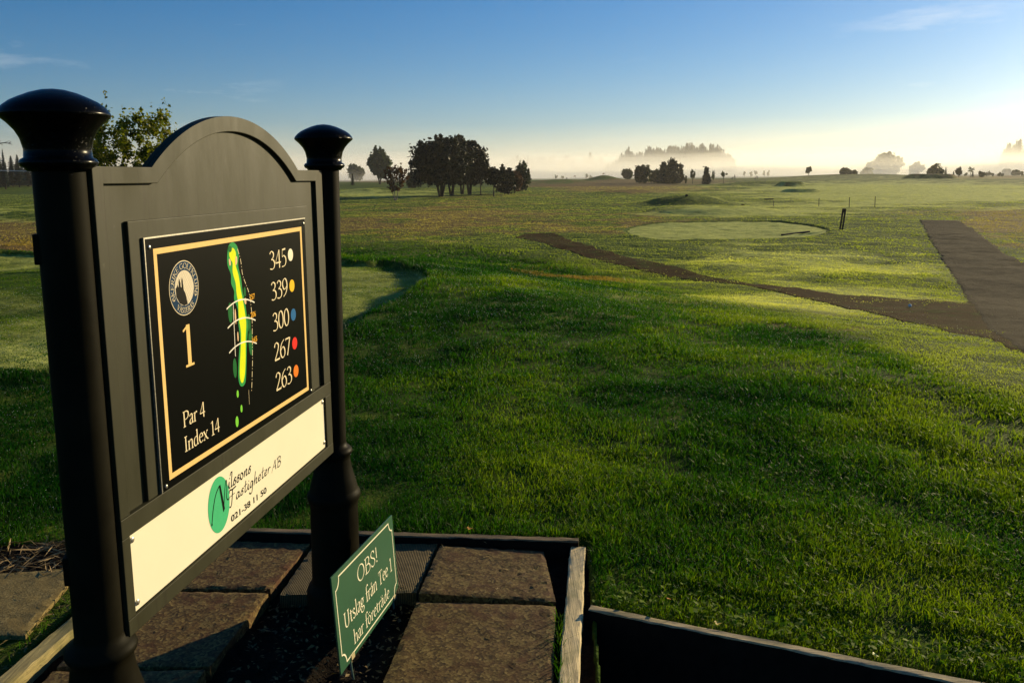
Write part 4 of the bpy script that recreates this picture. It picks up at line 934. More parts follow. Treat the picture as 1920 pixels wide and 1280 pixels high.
p = hit(1706, 576); bl = MB(); bmn = bmesh.new(); bmesh.ops.create_icosphere(bmn, subdivisions=3, radius=.0214 * 1.3); bl.add([v.co.copy() for v in bmn.verts], [tuple(v.index for v in f.verts) for f in bmn.faces]); bmn.free()
o = bl.build('golf_ball', plain('white_ball', (.8, .78, .7), .6, .1), None, smooth=True); o.location = (p[0], p[1], float(hgt(np.array([p[0]]), np.array([p[1]]))[0]) + .045); tag(o, 'single white ball lying on the dirt path near the asphalt', 'ball')

# ------------------------------------------------------------------ trees
m_bark = plain('dark_bark', (.045, .034, .024), .9, .2, .35, 3)
m_pale_bark = plain('pale_bark', (.20, .17, .13), .9, .2, .35, 6)
LM = {
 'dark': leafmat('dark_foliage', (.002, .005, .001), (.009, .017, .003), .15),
 'green': leafmat('green_foliage', (.008, .018, .004), (.040, .055, .012), .3),
 'yellow': leafmat('yellow_green_foliage', (.035, .060, .005), (.30, .27, .02), .5),
 'rust': leafmat('rust_foliage', (.02, .014, .005), (.11, .040, .012), .35),
 'needle': leafmat('needle_foliage', (.004, .010, .005), (.016, .026, .011), .06),
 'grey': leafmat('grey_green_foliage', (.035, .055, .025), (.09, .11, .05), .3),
}
def leaf_cloud(C_, g, size, elong=1.6, droop=0.0):
    """one four-cornered leaf per row of C_"""
    N = len(C_); a = g.normal(0, 1, (N, 3)); a[:, 2] -= droop; a /= np.linalg.norm(a, axis=1)[:, None]
    b = np.cross(a, g.normal(0, 1, (N, 3))); b /= np.linalg.norm(b, axis=1)[:, None] + 1e-9
    s_ = (size * g.uniform(.6, 1.3, N))[:, None]; A = a * s_ * elong / 2; B = b * s_ * .5
    return np.stack([C_ - A, C_ - A * .1 - B, C_ + A, C_ - A * .1 + B], 1).reshape(-1, 3)
def tree(name, label, x, y, z, h, cw, crown0, leaves, mat, leaf, seed, ncl=60, stems=1, trunk_r=None, group=None, shape_='round', cr=.22, spread=.0, bark=None, flat=1.0, branches=14, shoots=.26):
    """h: height, cw: crown half width, crown0: height where the crown starts"""
    g = np.random.default_rng(seed); base = np.array([x, y, z - .05]); root = empty(name, tuple(base), label, 'tree' if name.endswith('tree') else 'bush', group)
    tr_r = trunk_r or h * .022; cz = (crown0 + h) / 2; ch = (h - crown0) / 2
    K = []
    while len(K) < ncl:
        d = g.normal(0, 1, 3); d /= np.linalg.norm(d); rr_ = g.uniform(.25, 1) ** .45
        q = d * rr_
        if shape_ == 'cone':
            t = g.random() ** 1.3; w = g.uniform(0, 6.283); q = np.array([math.cos(w) * (1 - t) * g.uniform(.5, 1), math.sin(w) * (1 - t) * g.uniform(.5, 1), t * 2 - 1])
        if shape_ == 'vase':
            t = (q[2] + 1) / 2; q[:2] *= .45 + .65 * t
        q = q * np.array([cw, cw, ch]) * (1 - cr * .6 * (shape_ != 'cone'))
        q[2] += .25 * ch * float(vnoise(np.array([q[0] / cw * 1.7 + seed]), np.array([q[1] / cw * 1.7]), seed)[0])
        K.append(q + np.array([0, 0, cz]))
    K = np.array(K)
    w = g.random(ncl) + .4; w /= w.sum(); ci = g.choice(ncl, leaves, p=w)
    sc_ = np.array([cw, cw, ch * flat]) * cr; P = K[ci] + np.clip(g.normal(0, 1, (leaves, 3)), -2.2, 2.2) * sc_ * (.5 + .5 * g.random(ncl))[ci][:, None]
    ns = max(6, ncl // 2); S0 = K[g.integers(0, ncl, ns)].copy(); S0[:, :2] *= 1.04; m_ = g.random(leaves) < shoots; si = g.integers(0, ns, leaves); up_t = g.random(leaves)
    if shape_ != 'cone': P[m_] = S0[si[m_]] + np.stack([g.normal(0, .018, m_.sum()) * cw, g.normal(0, .018, m_.sum()) * cw, up_t[m_] * h * .13 * (.4 + (si[m_] % 5) / 5) + ch * cr], 1)
    P[:, 2] = np.maximum(P[:, 2], crown0 * .85 + .12 * h * np.abs(g.normal(0, .4, leaves))); V = leaf_cloud(P, g, leaf)
    tone = g.random(ncl); lc = np.clip(tone[ci] * .55 + g.random(leaves) * .45, 0, 1)
    tb = MB(); B0 = Vector(base)
    for s_ in range(stems):
        a = 2 * math.pi * s_ / max(stems, 1) + g.uniform(0, 1); off = spread * (stems > 1)
        lean = Vector((math.cos(a), math.sin(a), 0)) * off * cw; foot = B0 + lean * .12
        top = B0 + Vector((0, 0, crown0 + (h - crown0) * .55)) + lean * 1.0; mid = foot.lerp(top, .45) + Vector((g.normal(0, .02) * h, g.normal(0, .02) * h, 0)) * .5
        fork = foot.lerp(mid, .9)
        tb.tube([foot, foot.lerp(mid, .3), mid, mid.lerp(top, .6), top], [tr_r * 1.25, tr_r, tr_r * .75, tr_r * .45, tr_r * .15], 7)
        for k in range(max(3, branches // stems)):
            q = B0 + Vector(K[g.integers(ncl)]); t = g.uniform(.25, .9); st = mid.lerp(top, t) if g.random() < .7 else foot.lerp(mid, g.uniform(.75, 1))
            md = st.lerp(q, .5) + Vector((0, 0, -.04 * h * g.random())); r_ = tr_r * g.uniform(.22, .4)
            tb.tube([st, md, q], [r_, r_ * .6, r_ * .2], 5)
    tb.build('trunk', bark or m_bark, root, smooth=True)
    np_mesh('crown', V + base, np.arange(4 * leaves), np.full(leaves, 4), mat, root, dict(lc=np.repeat(lc, 4)))
    return root
def px_tree(name, label, px, dist, pytop, hw_px, crown_frac, leaves, mat, leafpx, seed, **kw):
    x, y, z = at(px, dist); h = ztop(px, pytop, dist) - z; m = dist / F_PX
    return tree(name, label, x, y, z, h, hw_px * m, h * crown_frac, leaves, LM[mat], leafpx * m, seed, **kw)
def spruce(label, px, dist, pytop, hw_px, seed, group=None, tiers=11, mat='needle', name='spruce_tree'):
    x, y, z = at(px, dist); h = ztop(px, pytop, dist) - z; w = hw_px * dist / F_PX; g = np.random.default_rng(seed)
    root = empty(name, (x, y, z), label, 'tree', group); MB().tube([(x, y, z - .1), (x, y, z + h * .95)], [h * .018, .02], 6).build('trunk', m_bark, root, smooth=True)
    V = []
    for k in range(tiers):
        t = k / tiers; zz = z + h * (.08 + .90 * t); R_ = w * (1 - t) ** .85 + .03 * w; n = 40
        for j in range(n):
            a = g.uniform(0, 6.283); r_ = R_ * g.uniform(.65, 1.12); d = np.array([math.cos(a), math.sin(a)]); p = np.array([-d[1], d[0]]) * R_ * .16; hh = h / tiers
            V += [(x, y, zz + hh * .9), (x + d[0] * r_ * .6 + p[0], y + d[1] * r_ * .6 + p[1], zz + hh * .2), (x + d[0] * r_, y + d[1] * r_, zz - hh * g.uniform(.1, .5)), (x + d[0] * r_ * .6 - p[0], y + d[1] * r_ * .6 - p[1], zz + hh * .1)]
    V = np.array(V); np_mesh('crown', V, np.arange(len(V)), np.full(len(V) // 4, 4), LM[mat], root, dict(lc=np.repeat(g.random(len(V) // 4), 4)))
    return root

# left: airy leafy young tree behind the sign
px_tree('leafy_tree', 'airy yellow-green tree rising behind the left shoulder of the big sign', 246, 19, 186, 100, .16, 16000, 'yellow', 3.9, 101, ncl=170, stems=7, spread=.7, shape_='vase', cr=.062, trunk_r=.035, branches=60, shoots=.07)
# the dark clump in the middle distance
G1_ = 'trees of the dark clump on the fairway edge'
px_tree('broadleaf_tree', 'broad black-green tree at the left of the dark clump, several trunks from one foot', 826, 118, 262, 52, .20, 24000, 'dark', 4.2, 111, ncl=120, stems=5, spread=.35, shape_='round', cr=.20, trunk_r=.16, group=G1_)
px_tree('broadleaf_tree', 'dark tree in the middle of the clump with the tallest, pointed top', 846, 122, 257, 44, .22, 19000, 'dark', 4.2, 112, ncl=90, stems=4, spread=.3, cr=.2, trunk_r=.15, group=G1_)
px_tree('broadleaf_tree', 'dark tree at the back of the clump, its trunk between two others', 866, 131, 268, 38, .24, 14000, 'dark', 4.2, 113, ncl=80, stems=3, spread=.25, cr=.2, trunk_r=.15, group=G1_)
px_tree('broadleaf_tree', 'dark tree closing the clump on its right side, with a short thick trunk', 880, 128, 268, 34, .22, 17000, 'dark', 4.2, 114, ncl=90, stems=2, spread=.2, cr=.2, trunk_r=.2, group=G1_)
px_tree('young_tree', 'small tree with a thin straight trunk in the shade right of the dark clump', 901, 122, 300, 17, .34, 2600, 'dark', 3.6, 115, ncl=40, trunk_r=.09)
px_tree('young_tree', 'small flat-topped tree on a thin trunk, nearest on the right of the dark clump', 925, 113, 314, 20, .42, 2600, 'dark', 3.6, 116, ncl=40, trunk_r=.09)
px_tree('round_bush', 'dark bush low to the ground next to the flat-topped young tree', 946, 128, 315, 19, .04, 4200, 'dark', 3.4, 117, ncl=50, trunk_r=.06)
px_tree('rust_tree', 'small reddish-brown tree between two green bushes right of the dark clump', 964, 133, 322, 15, .16, 2800, 'rust', 3.2, 118, ncl=40, trunk_r=.07)
px_tree('round_bush', 'taller green bush at the right end of the row beside the dark clump', 979, 150, 308, 15, .06, 4200, 'green', 3.2, 119, ncl=50, trunk_r=.08)
px_tree('rowan_tree', 'small sparse tree with reddish leaves and a pale foot left of the dark clump', 741, 98, 308, 29, .22, 850, 'rust', 3.6, 121, ncl=75, stems=3, spread=.5, cr=.10, trunk_r=.055, shape_='vase', bark=m_pale_bark, branches=45)
px_tree('birch_tree', 'tall misty grey-green tree behind the small sparse red one', 712, 270, 281, 21, .15, 3300, 'grey', 4.0, 122, ncl=70, stems=2, spread=.3, cr=.13, trunk_r=.22)
px_tree('low_bush', 'low olive bush seen between the sparse red tree and the dark clump', 776, 190, 324, 16, .05, 2200, 'green', 3.6, 123, ncl=40, trunk_r=.1)
spruce('tiny misty conifer right beside the far black post', 661, 250, 324, 5.5, 124)
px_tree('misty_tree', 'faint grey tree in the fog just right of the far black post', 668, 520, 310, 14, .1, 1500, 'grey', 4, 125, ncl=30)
# middle distance right of the clump
px_tree('ball_tree', 'small perfectly ball-shaped grey tree standing alone before the fog', 1176, 340, 317, 9, .10, 4200, 'grey', 2.2, 131, ncl=70, cr=.2, trunk_r=.15)
px_tree('round_bush', 'dark round bush at the left of the group in front of the ridge', 1205, 250, 310, 14, .04, 4200, 'green', 3.2, 132, ncl=50)
px_tree('round_bush', 'lower bush in the dip between the dark round one and the pines', 1229, 255, 319, 10, .04, 1800, 'green', 3, 133, ncl=30)
px_tree('pine_tree', 'pine with a ragged pointed top left of the tallest pine', 1244, 245, 308, 12, .06, 3200, 'needle', 3, 134, ncl=40, shape_='cone', cr=.24)
px_tree('pine_tree', 'tallest pine of the group in front of the ridge', 1260, 240, 305, 14, .05, 4200, 'needle', 3, 135, ncl=50, shape_='cone', cr=.26)
px_tree('pine_tree', 'lower pine closing the group on the right', 1274, 246, 313, 10, .05, 2400, 'needle', 3, 136, ncl=36, shape_='cone', cr=.26)
px_tree('round_bush', 'knee-high dark shrub alone right of the pines', 1287, 240, 330, 3, .05, 260, 'green', 1.8, 137, ncl=10)
px_tree('thin_tree', 'spindly sapling with a small tufted head right of the pine group', 1299, 235, 318, 5, .35, 420, 'green', 1.8, 138, ncl=18, trunk_r=.07)
px_tree('pine_tree', 'single bushy young pine standing alone on the dry grass', 1324, 230, 317, 8, .05, 2400, 'needle', 2.2, 139, ncl=40, shape_='cone', cr=.26)
px_tree('thin_tree', 'pale bare-looking sapling touching the single young pine', 1337, 260, 321, 4, .2, 200, 'grey', 1.8, 140, ncl=14)
px_tree('thin_tree', 'umbrella-shaped sapling with a flat top on a thin trunk', 1357, 235, 322, 5.5, .55, 320, 'grey', 1.6, 141, ncl=14, trunk_r=.06)
px_tree('thin_tree', 'small round-headed tree on the crest of the far green', 1516, 400, 313, 5.5, .35, 900, 'green', 1.8, 142, ncl=22, trunk_r=.15)
px_tree('round_bush', 'ragged dark bush, left one of the pair on the crest of the far green', 1583, 410, 315, 8, .05, 1600, 'green', 2.2, 143, ncl=30)
px_tree('round_bush', 'smooth dark bush, right one of the pair on the crest of the far green', 1598, 415, 319, 8, .05, 1800, 'green', 2.2, 144, ncl=30)
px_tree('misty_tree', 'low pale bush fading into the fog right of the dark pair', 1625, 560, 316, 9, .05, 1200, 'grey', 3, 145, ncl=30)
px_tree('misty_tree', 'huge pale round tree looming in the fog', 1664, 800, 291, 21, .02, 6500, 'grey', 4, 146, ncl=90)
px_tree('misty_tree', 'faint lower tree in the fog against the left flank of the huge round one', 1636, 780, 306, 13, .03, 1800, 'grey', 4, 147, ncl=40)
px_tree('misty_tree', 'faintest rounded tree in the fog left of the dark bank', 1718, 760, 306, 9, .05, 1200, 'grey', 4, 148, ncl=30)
px_tree('broadleaf_tree', 'wide two-humped grey tree above the dark bank at right', 1754, 370, 310, 12, .05, 3400, 'green', 2.4, 149, ncl=40)
spruce('small slim spruce just right of the two-humped tree', 1773, 370, 312, 4, 150)
spruce('short cone-shaped conifer between the slim spruce and the dark forked tree', 1788, 375, 320, 3.6, 151)
px_tree('thin_tree', 'dark little tree with a forked head and short trunk at right', 1798, 350, 314, 6, .25, 1000, 'dark', 1.9, 152, ncl=22, shape_='vase', trunk_r=.14)
px_tree('thin_tree', 'wispy bent sapling with almost no leaves at right', 1820, 360, 313, 4.5, .5, 110, 'grey', 1.5, 153, ncl=12, trunk_r=.08)
spruce('short misty conifer under the wispy bent sapling', 1824, 380, 319, 3, 154)
px_tree('round_bush', 'small rounded bush sloping to the left, right of the wispy sapling', 1841, 370, 320, 4.5, .05, 700, 'green', 2, 155, ncl=18)
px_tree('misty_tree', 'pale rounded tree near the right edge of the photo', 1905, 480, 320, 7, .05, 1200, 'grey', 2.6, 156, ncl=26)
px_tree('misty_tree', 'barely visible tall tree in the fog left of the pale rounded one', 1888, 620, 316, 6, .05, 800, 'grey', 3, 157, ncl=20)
for i, (px, py, hw) in enumerate([(1811, 324, 2.5), (1850, 323, 2.5), (1855, 321, 2), (1861, 324, 2), (1874, 323, 2.4), (1880, 324, 2), (1917, 322, 2)]):
    px_tree('low_shrub', 'tiny pale shrub in the row along the far field edge at right', px, 430, py, hw, .05, 160, 'grey', 1.6, 170 + i, ncl=8, group='tiny shrubs along the far field edge')
for i, (px, d, py) in enumerate([(1043, 520, 331), (1055, 520, 334), (1100, 540, 331), (1107, 540, 333), (1408, 560, 324), (1417, 560, 323), (1433, 560, 325), (1441, 560, 324), (1396, 560, 334 - 8)]):
    px_tree('misty_shrub', 'small blurred shrub or sapling far out in the fog', px, d, py - 4, 2.6, .2, 140, 'grey', 1.6, 190 + i, ncl=8, group='blurred saplings out in the fog')
# conifers at the far left
for i, (px, d, py, hw, lb) in enumerate([(-22, 230, 286, 16, 'wide conifer at the very left edge of the photo'), (1, 235, 283, 12, 'conifer with a ragged top, first from the left photo edge'), (10, 225, 277, 6, 'slender spire-shaped spruce standing above its neighbours at left'), (24, 240, 290, 11, 'lower rounded conifer right of the spire-shaped spruce'), (36, 235, 288, 11, 'conifer partly hidden by the flared cap of the near post'), (52, 245, 289, 13, 'conifer directly behind the shaft of the near post'), (75, 245, 292, 14, 'conifer hidden mostly by the near post'), (-50, 230, 280, 18, 'tall conifer just outside the left edge')]):
    spruce(lb, px, d, py, hw * 1.25, 210 + i, 'dark conifers at the far left', 15)
# bare twig reaching in at the left edge
bt = empty('bare_tree', (*at(-70, 16)[:2], at(-70, 16)[2]), 'leafless tree mostly outside the left edge, one bare twig reaching into the photo', 'tree')
x0, y0, z0 = at(-70, 16); tw = MB(); tz = ztop(-30, 274, 16); tw.tube([(x0, y0, z0), (x0, y0, z0 + 2), (x0 - .1, y0, tz + .6)], [.07, .05, .01], 8)
def W(px, py, d=16): p = ray(px, py); p = CAMP + p * (d / np.hypot(p[0], p[1])); return Vector(p)
tw.build('trunk', m_bark, bt, smooth=True); tw = MB()
tw.tube([Vector((x0, y0, z0 + 2.0)), W(-40, 262), W(-15, 270), W(8, 268), W(22, 269)], [.02, .014, .010, .007, .003], 5)
for a, b in (((8, 268), (18, 264)), ((14, 268.5), (24, 272)), ((0, 269), (6, 273)), ((17, 268.5), (21, 265)), ((-5, 269), (2, 264))): tw.tube([W(*a), W(*b)], [.006, .002], 4)
tw.build('branch', m_bark, bt, smooth=True)
# thin pale wire across the conifers
wr = MB(); pa, pb = W(-160, 312.5, 40), W(230, 320, 40); wr.tube([pa.lerp(pb, i / 12) - Vector((0, 0, .10 * (1 - (i / 6 - 1) ** 2))) for i in range(13)], [.018] * 13, 6)
wo_ = wr.build('overhead_wire', plain('pale_wire', (.5, .52, .5), .5), None); tag(wo_, 'thin pale wire crossing in front of the dark conifers at far left', 'wire')
# woods in the fog: nobody could count them
def wood_mass(name, pxa, pxb, d0, d1, N, tops, seed, taper=18):
    g = np.random.default_rng(seed); V = []
    for i in range(N):
        px = g.uniform(pxa, pxb); d = g.uniform(d0, d1); x, y, z = at(px, d); e = min(px - pxa, pxb - px) / taper
        h = max(2.5, (ztop(px, np.interp(px, *tops), d) - z)) * g.uniform(.5, 1.0) * (.88 + .5 * float(vnoise(np.array([px / 9.0]), np.array([0.0]), seed)[0])) * (.55 + .45 * min(e, 1)) * (.92 + .16 * g.random()); w = h * g.uniform(.12, .24); pw = g.uniform(.45, 1.0)
        for k in range(8):
            t = k / 8; R_ = w * (1 - t) ** pw + .1
            for j in range(9):
                a = g.uniform(0, 6.283); q = g.uniform(.6, 1.2); dx, dy = math.cos(a) * R_ * q, math.sin(a) * R_ * q; hh = h / 8; zz = z + h * (.06 + .9 * t)
                V += [(x, y, zz + hh), (x + dx * .7 - dy * .35, y + dy * .7 + dx * .35, zz + .2 * hh), (x + dx, y + dy, zz - hh * g.uniform(-.2, .8)), (x + dx * .7 + dy * .35, y + dy * .7 - dx * .35, zz + .1 * hh)]
    V = np.array(V); return tag(np_mesh(name, V, np.arange(len(V)), np.full(len(V) // 4, 4), LM['needle'], attrs=dict(lc=np.repeat(g.random(len(V) // 4), 4))), kind='stuff')
wood_mass('ridge_forest', 1130, 1378, 1200, 1320, 950, ([1128, 1150, 1200, 1250, 1300, 1340, 1385], [289, 280, 274, 270, 267, 268, 277]), 301, 34)
wood_mass('ridge_forest', 1872, 2120, 1240, 1340, 230, ([1870, 1885, 1900, 1915, 1960, 2120], [268, 253, 262, 250, 240, 240]), 302)
wood_mass('distant_forest', 930, 1145, 1700, 1850, 300, ([930, 1145], [289, 285]), 303, 40)
wood_mass('conifer_wood', -140, 175, 255, 290, 150, ([-140, 0, 40, 175], [286, 291, 296, 296]), 305)

# ------------------------------------------------------------------ things on the course
m_postw = plain('dark_wood', (.020, .016, .012), .8, .2, .3, 20)
px0 = hit(1577, 432); gz = float(hgt(np.array([px0[0]]), np.array([px0[1]]))[0]); dd_ = float(np.hypot(px0[0], px0[1])); pm = dd_ / F_PX
rt = Vector((px0[1], -px0[0], 0)).normalized(); c0 = Vector((px0[0], px0[1], gz))
mp_ = empty('marker_post', tuple(c0), 'dark post made of two upright boards leaning right, at the end of the pale tee', 'post')
for off, nm_ in ((-1.9, 'board'), (2.0, 'board')):
    b = MB(); up = (Vector((0, 0, 1)) + rt * .10).normalized(); bt_ = c0 + rt * off * pm; b.box(bt_ + up * (17.5 * pm), (3.0 * pm, 2.2 * pm, 37 * pm), (rt, rt.cross(up), up)); b.build('board', m_postw, mp_, bevel=.01)
b = MB(); up = (Vector((0, 0, 1)) + rt * .10).normalized(); b.box(c0 + up * (33 * pm) , (5.4 * pm, 2.6 * pm, 7.5 * pm), (rt, rt.cross(up), up)); b.build('cap', m_postw, mp_, bevel=.01)
def px_box(name, pxa, pya, pxb, pyb, thick, mat, label, cat, depth=.1, lift=0.0):
    a = hit(pxa, pya); b_ = hit(pxb, pyb); a = Vector(a); b_ = Vector(b_); a.z = float(hgt(np.array([a.x]), np.array([a.y]))[0]); b_.z = float(hgt(np.array([b_.x]), np.array([b_.y]))[0])
    ax = (b_ - a); L_ = ax.length; ax.normalize(); s2 = Vector((ax.y, -ax.x, 0)).normalized(); up_ = ax.cross(s2); up_ = up_ if up_.z > 0 else -up_
    m = MB(); m.box((a + b_) / 2 + Vector((0, 0, thick / 2 + lift)), (L_, depth, thick), (ax, s2, up_)); o = m.build(name, mat, None, bevel=min(depth, thick) * .2)
    off = (a + b_) / 2; o.data.transform(Matrix.Translation(-off)); o.location = off; return tag(o, label, cat)
px_box('wooden_board', 1466, 441, 1517, 437, .07, m_postw, 'long dark board lying flat on the pale tee', 'board', .10)
for px, py, lb in ((1287, 384, 'left tee marker block on the far raised tee'), (1393, 385.5, 'right tee marker block on the far raised tee')):
    p = hit(px, py); z_ = float(hgt(np.array([p[0]]), np.array([p[1]]))[0]); m = MB(); m.box((p[0], p[1], z_ + .09), (.24, .20, .16)); m.tube([(p[0], p[1], z_ + .16), (p[0], p[1], z_ + .22)], [.05, .045], 8); o = m.build('tee_marker', m_postw, None, bevel=.02); o.data.transform(Matrix.Translation((-p[0], -p[1], -z_))); o.location = (p[0], p[1], z_); tag(o, lb, 'tee marker', 'tee markers')
px_box('wooden_board', 1434, 376, 1449, 375.5, .12, m_postw, 'short dark plank lying beyond the far raised tee', 'board', .25)
m_st = plain('stake_wood', (.06, .05, .03), .8)
for px, pb, pt, lb in ((1450, 388, 379, 'thin stake, leftmost of the row before the fairway'), (1535, 388, 375, 'thin stake, second from the left in the row before the fairway'), (1592, 391, 375, 'thin stake directly above the leaning marker post'), (1640, 391, 374, 'thin stake, rightmost of the row before the fairway')):
    p = hit(px, pb); z_ = float(hgt(np.array([p[0]]), np.array([p[1]]))[0]); dd_ = float(np.hypot(p[0], p[1])); h = (pb - pt) * dd_ / F_PX; m = MB(); m.tube([(p[0], p[1], z_ - .1), (p[0], p[1], z_ + h * .9), (p[0], p[1], z_ + h)], [.028, .028, .02], 8); m.tube([(p[0], p[1], z_ + h), (p[0] + .02, p[1], z_ + h + .05)], [.045, .03], 8)
    o = m.build('rope_stake', m_st, None, smooth=True); o.data.transform(Matrix.Translation((-p[0], -p[1], -z_))); o.location = (p[0], p[1], z_); tag(o, lb, 'stake', 'thin stakes before the fairway')
def flag(px, dist, pt, label):
    x, y, z = at(px, dist); zt = ztop(px, pt, dist); r_ = empty('flagstick', (x, y, z), label, 'flag'); m = MB(); m.tube([(x, y, z), (x, y, zt)], [.03, .02], 6); m.build('pole', m_st, r_, smooth=True)
    f = MB(); k = dist / F_PX; f.add([(x, y + .01 * i, zt - j * 2.2 * k) if i == 0 else (x - i * 1.1 * k, y + .05 * math.sin(i), zt - (.3 * i * k) - j * (2.2 - .3 * i) * k) for i in range(4) for j in (0, 1)], [(2 * i, 2 * i + 1, 2 * i + 3, 2 * i + 2) for i in range(3)])
    f.build('flag_cloth', plain('flag_cloth', (.25, .10, .06), .7), r_)
flag(1133, 326, 324.5, 'flag standing on the tip of the pointed dark mound'); flag(1079, 300, 329, 'flag on the pale green strip left of the pointed mound')
def figure(px, dist, pytop, label, bend=.15, seed=0):
    """small far golfer: one skinned body, dark clothes"""
    x, y, z = at(px, dist); H = ztop(px, pytop, dist) - z; H = min(max(H, 1.6), 2.0); k = H / 1.8
    J = dict(pel=(0, 0, .95), ches=(-bend, 0, 1.32), neck=(-bend * 1.25, 0, 1.50), head=(-bend * 1.5, 0, 1.68), htop=(-bend * 1.5, 0, 1.78), sl=(-bend, .20, 1.42), el=(-bend - .08, .26, 1.13), hl=(-bend - .22, .20, .92), s_r=(-bend, -.20, 1.42), er=(-bend - .05, -.27, 1.14), hr=(-bend - .25, -.2, .95), kl=(-.10, .12, .50), al=(.0, .13, .08), tl=(-.14, .13, .04), kr=(.10, -.12, .50), ar=(.20, -.13, .10), tr=(.07, -.13, .04))
    R_ = dict(pel=.16, ches=.17, neck=.06, head=.10, htop=.07, sl=.075, el=.05, hl=.04, s_r=.075, er=.05, hr=.04, kl=.075, al=.05, tl=.04, kr=.075, ar=.05, tr=.04)
    E = [('pel', 'ches'), ('ches', 'neck'), ('neck', 'head'), ('head', 'htop'), ('ches', 'sl'), ('sl', 'el'), ('el', 'hl'), ('ches', 's_r'), ('s_r', 'er'), ('er', 'hr'), ('pel', 'kl'), ('kl', 'al'), ('al', 'tl'), ('pel', 'kr'), ('kr', 'ar'), ('ar', 'tr')]
    names = list(J); me = bpy.data.meshes.new('person'); me.from_pydata([tuple(c * k for c in J[n_]) for n_ in names], [(names.index(a), names.index(b)) for a, b in E], [])
    ob = bpy.data.objects.new('tmp', me); COL.objects.link(ob); md = ob.modifiers.new('s', 'SKIN'); sv = me.skin_vertices[0].data
    for i, n_ in enumerate(names): sv[i].radius = (R_[n_] * k,) * 2; sv[i].use_root = n_ == 'pel'
    ob.modifiers.new('u', 'SUBSURF').levels = 1; dg = bpy.context.evaluated_depsgraph_get(); m2 = bpy.data.meshes.new_from_object(ob.evaluated_get(dg)); bpy.data.objects.remove(ob)
    m2.name = 'person'; m2.materials.clear(); m2.materials.append(m_cloth); o = bpy.data.objects.new('person', m2); COL.objects.link(o); o.location = (x, y, z); o.rotation_euler = (0, 0, rad(-px * .02)); return tag(o, label, 'person')
m_cloth = plain('dark_clothes', (.03, .028, .03), .9); m_bag = plain('bag_fabric', (.035, .03, .03), .8)
def golf_bag(px, dist, label, k=1.0):
    x, y, z = at(px, dist); r_ = empty('golf_bag', (x, y, z), label, 'golf bag'); m = MB(); a = Vector((x - .55 * k, y, z + .28)); b = Vector((x + .35 * k, y, z + .85 * k)); m.tube([a, a.lerp(b, .1), a.lerp(b, .9), b], [.13, .16, .15, .13], 12); m.build('bag', m_bag, r_, smooth=True)
    c = MB(); 
    for q in (-.06, 0, .06): c.tube([b + Vector((0, q, 0)), b + Vector((.28, q * 1.5, .2))], [.015, .03], 6)
    c.build('club_heads', m_bag, r_)
    for q in (-.28, .28): w = MB(); w.tube([Vector((x - .1, y + q - .02, z + .17)), Vector((x - .1, y + q + .02, z + .17))], [.16, .16], 16); w.build('wheel', m_bag, r_)
figure(1378, 330, 327, 'golfer in dark clothes standing upright on the far green, bag to the left', .03); golf_bag(1373.5, 328, 'golf bag leaning left beside the upright golfer on the far green')
figure(1420.5, 360, 328.5, 'golfer in dark clothes bending forward, right of the upright golfer', .28); golf_bag(1416.5, 358, 'golf bag in front of the bending golfer', .8)
figure(1063, 300, 335, 'lone golfer in dark clothes far away on the pale green strip', .08)

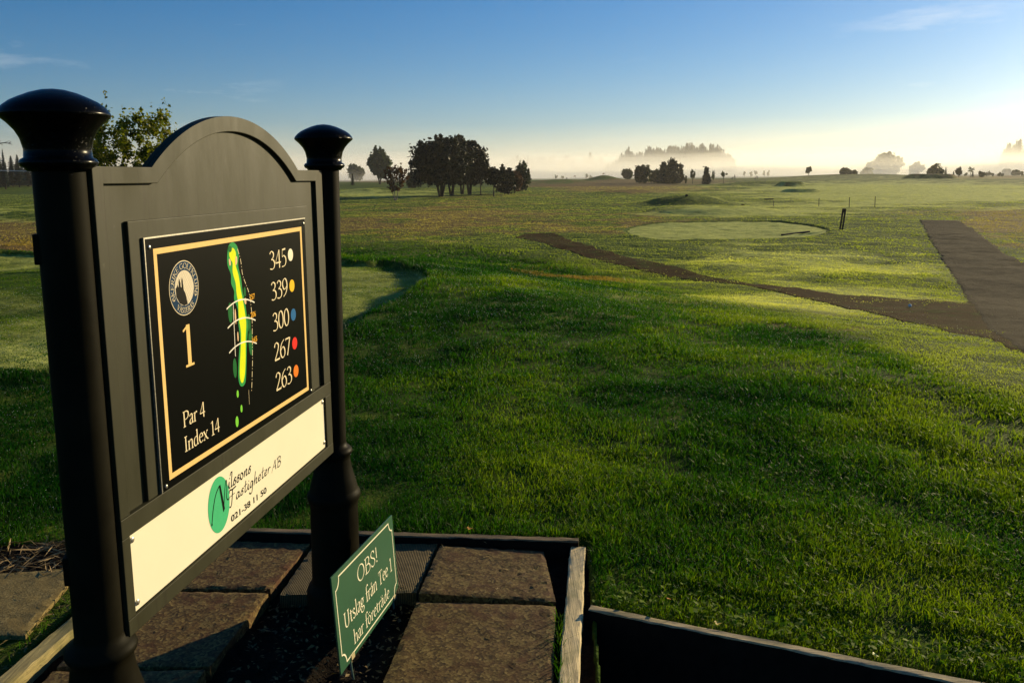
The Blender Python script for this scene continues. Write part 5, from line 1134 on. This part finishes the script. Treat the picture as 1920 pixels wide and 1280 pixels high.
# ------------------------------------------------------------------ morning air: thin haze everywhere, a fog bank lying over the far fields
def volume(name, density, color, aniso):
    m = bpy.data.materials.new(name); m.use_nodes = True; t = m.node_tree; t.nodes.remove(t.nodes['Principled BSDF']); v = t.nodes.new('ShaderNodeVolumePrincipled')
    v.inputs['Color'].default_value = (*color, 1); v.inputs['Density'].default_value = density; v.inputs['Anisotropy'].default_value = aniso
    t.links.new(v.outputs[0], t.nodes['Material Output'].inputs['Volume']); return m
hb = MB(); hb.box((0, 0, 58), (5400, 5400, 124)); h_ = hb.build('haze', volume('haze_air', .00017, (1, .985, .95), .35)); tag(h_, kind='stuff')
def fog_bank(scale, dens, seed, r_start):
    na, nr = 110, 46; az = np.radians(np.linspace(-60, 62, na)); A_, R_ = np.meshgrid(az, np.linspace(0, 1, nr), indexing='ij'); x0_ = np.sin(A_); y0_ = np.cos(A_)
    r0 = r_start + 80 * vnoise(A_ * 6, A_ * 0, seed); r = r0 + R_ ** 1.6 * (2300 + scale * 20 - r0); x = x0_ * r; y = y0_ * r
    top = (5 + 18 * sm(450, 850, r) + 15 * sm(1050, 1500, r)) * scale + (8 * fbm(x / 210, y / 210, seed + 1, 3) + 7 * fbm(x / 70, y / 70, seed + 2, 3)) * sm(450, 800, r)
    zt = np.clip(top, 1.5 + scale, 114); zt[:, 0] = 1.0 + .2 * scale; zb_ = np.full_like(zt, -1.6 - .1 * scale); n = na * nr
    P = np.concatenate([np.stack([x, y, zt], -1).reshape(-1, 3), np.stack([x, y, zb_], -1).reshape(-1, 3)])
    i, j = np.meshgrid(np.arange(na - 1), np.arange(nr - 1), indexing='ij'); q = np.stack([i * nr + j, (i + 1) * nr + j, (i + 1) * nr + j + 1, i * nr + j + 1], -1).reshape(-1, 4)
    fs = [q, q[:, ::-1] + n]
    for k_ in (0, nr - 1): a = np.arange(na - 1) * nr + k_; e = np.stack([a, a + n, a + nr + n, a + nr], -1); fs.append(e if k_ == 0 else e[:, ::-1])
    for k_ in (0, na - 1): a = k_ * nr + np.arange(nr - 1); e = np.stack([a, a + 1, a + 1 + n, a + n], -1); fs.append(e if k_ == 0 else e[:, ::-1])
    F = np.concatenate(fs); return tag(np_mesh('fog_bank', P, F.ravel(), np.full(len(F), 4), volume('fog_air', dens, (1, .995, .965), .40), smooth=False), kind='stuff')
for k_, (sc_, dn_, r_) in enumerate([(.40, .0007, 430), (.66, .0009, 450), (.92, .0010, 480), (1.16, .0006, 510), (1.30, .0003, 560), (1.75, .00016, 620), (2.4, .0001, 760)]): fog_bank(sc_, dn_, 91 + 100 * k_, r_)
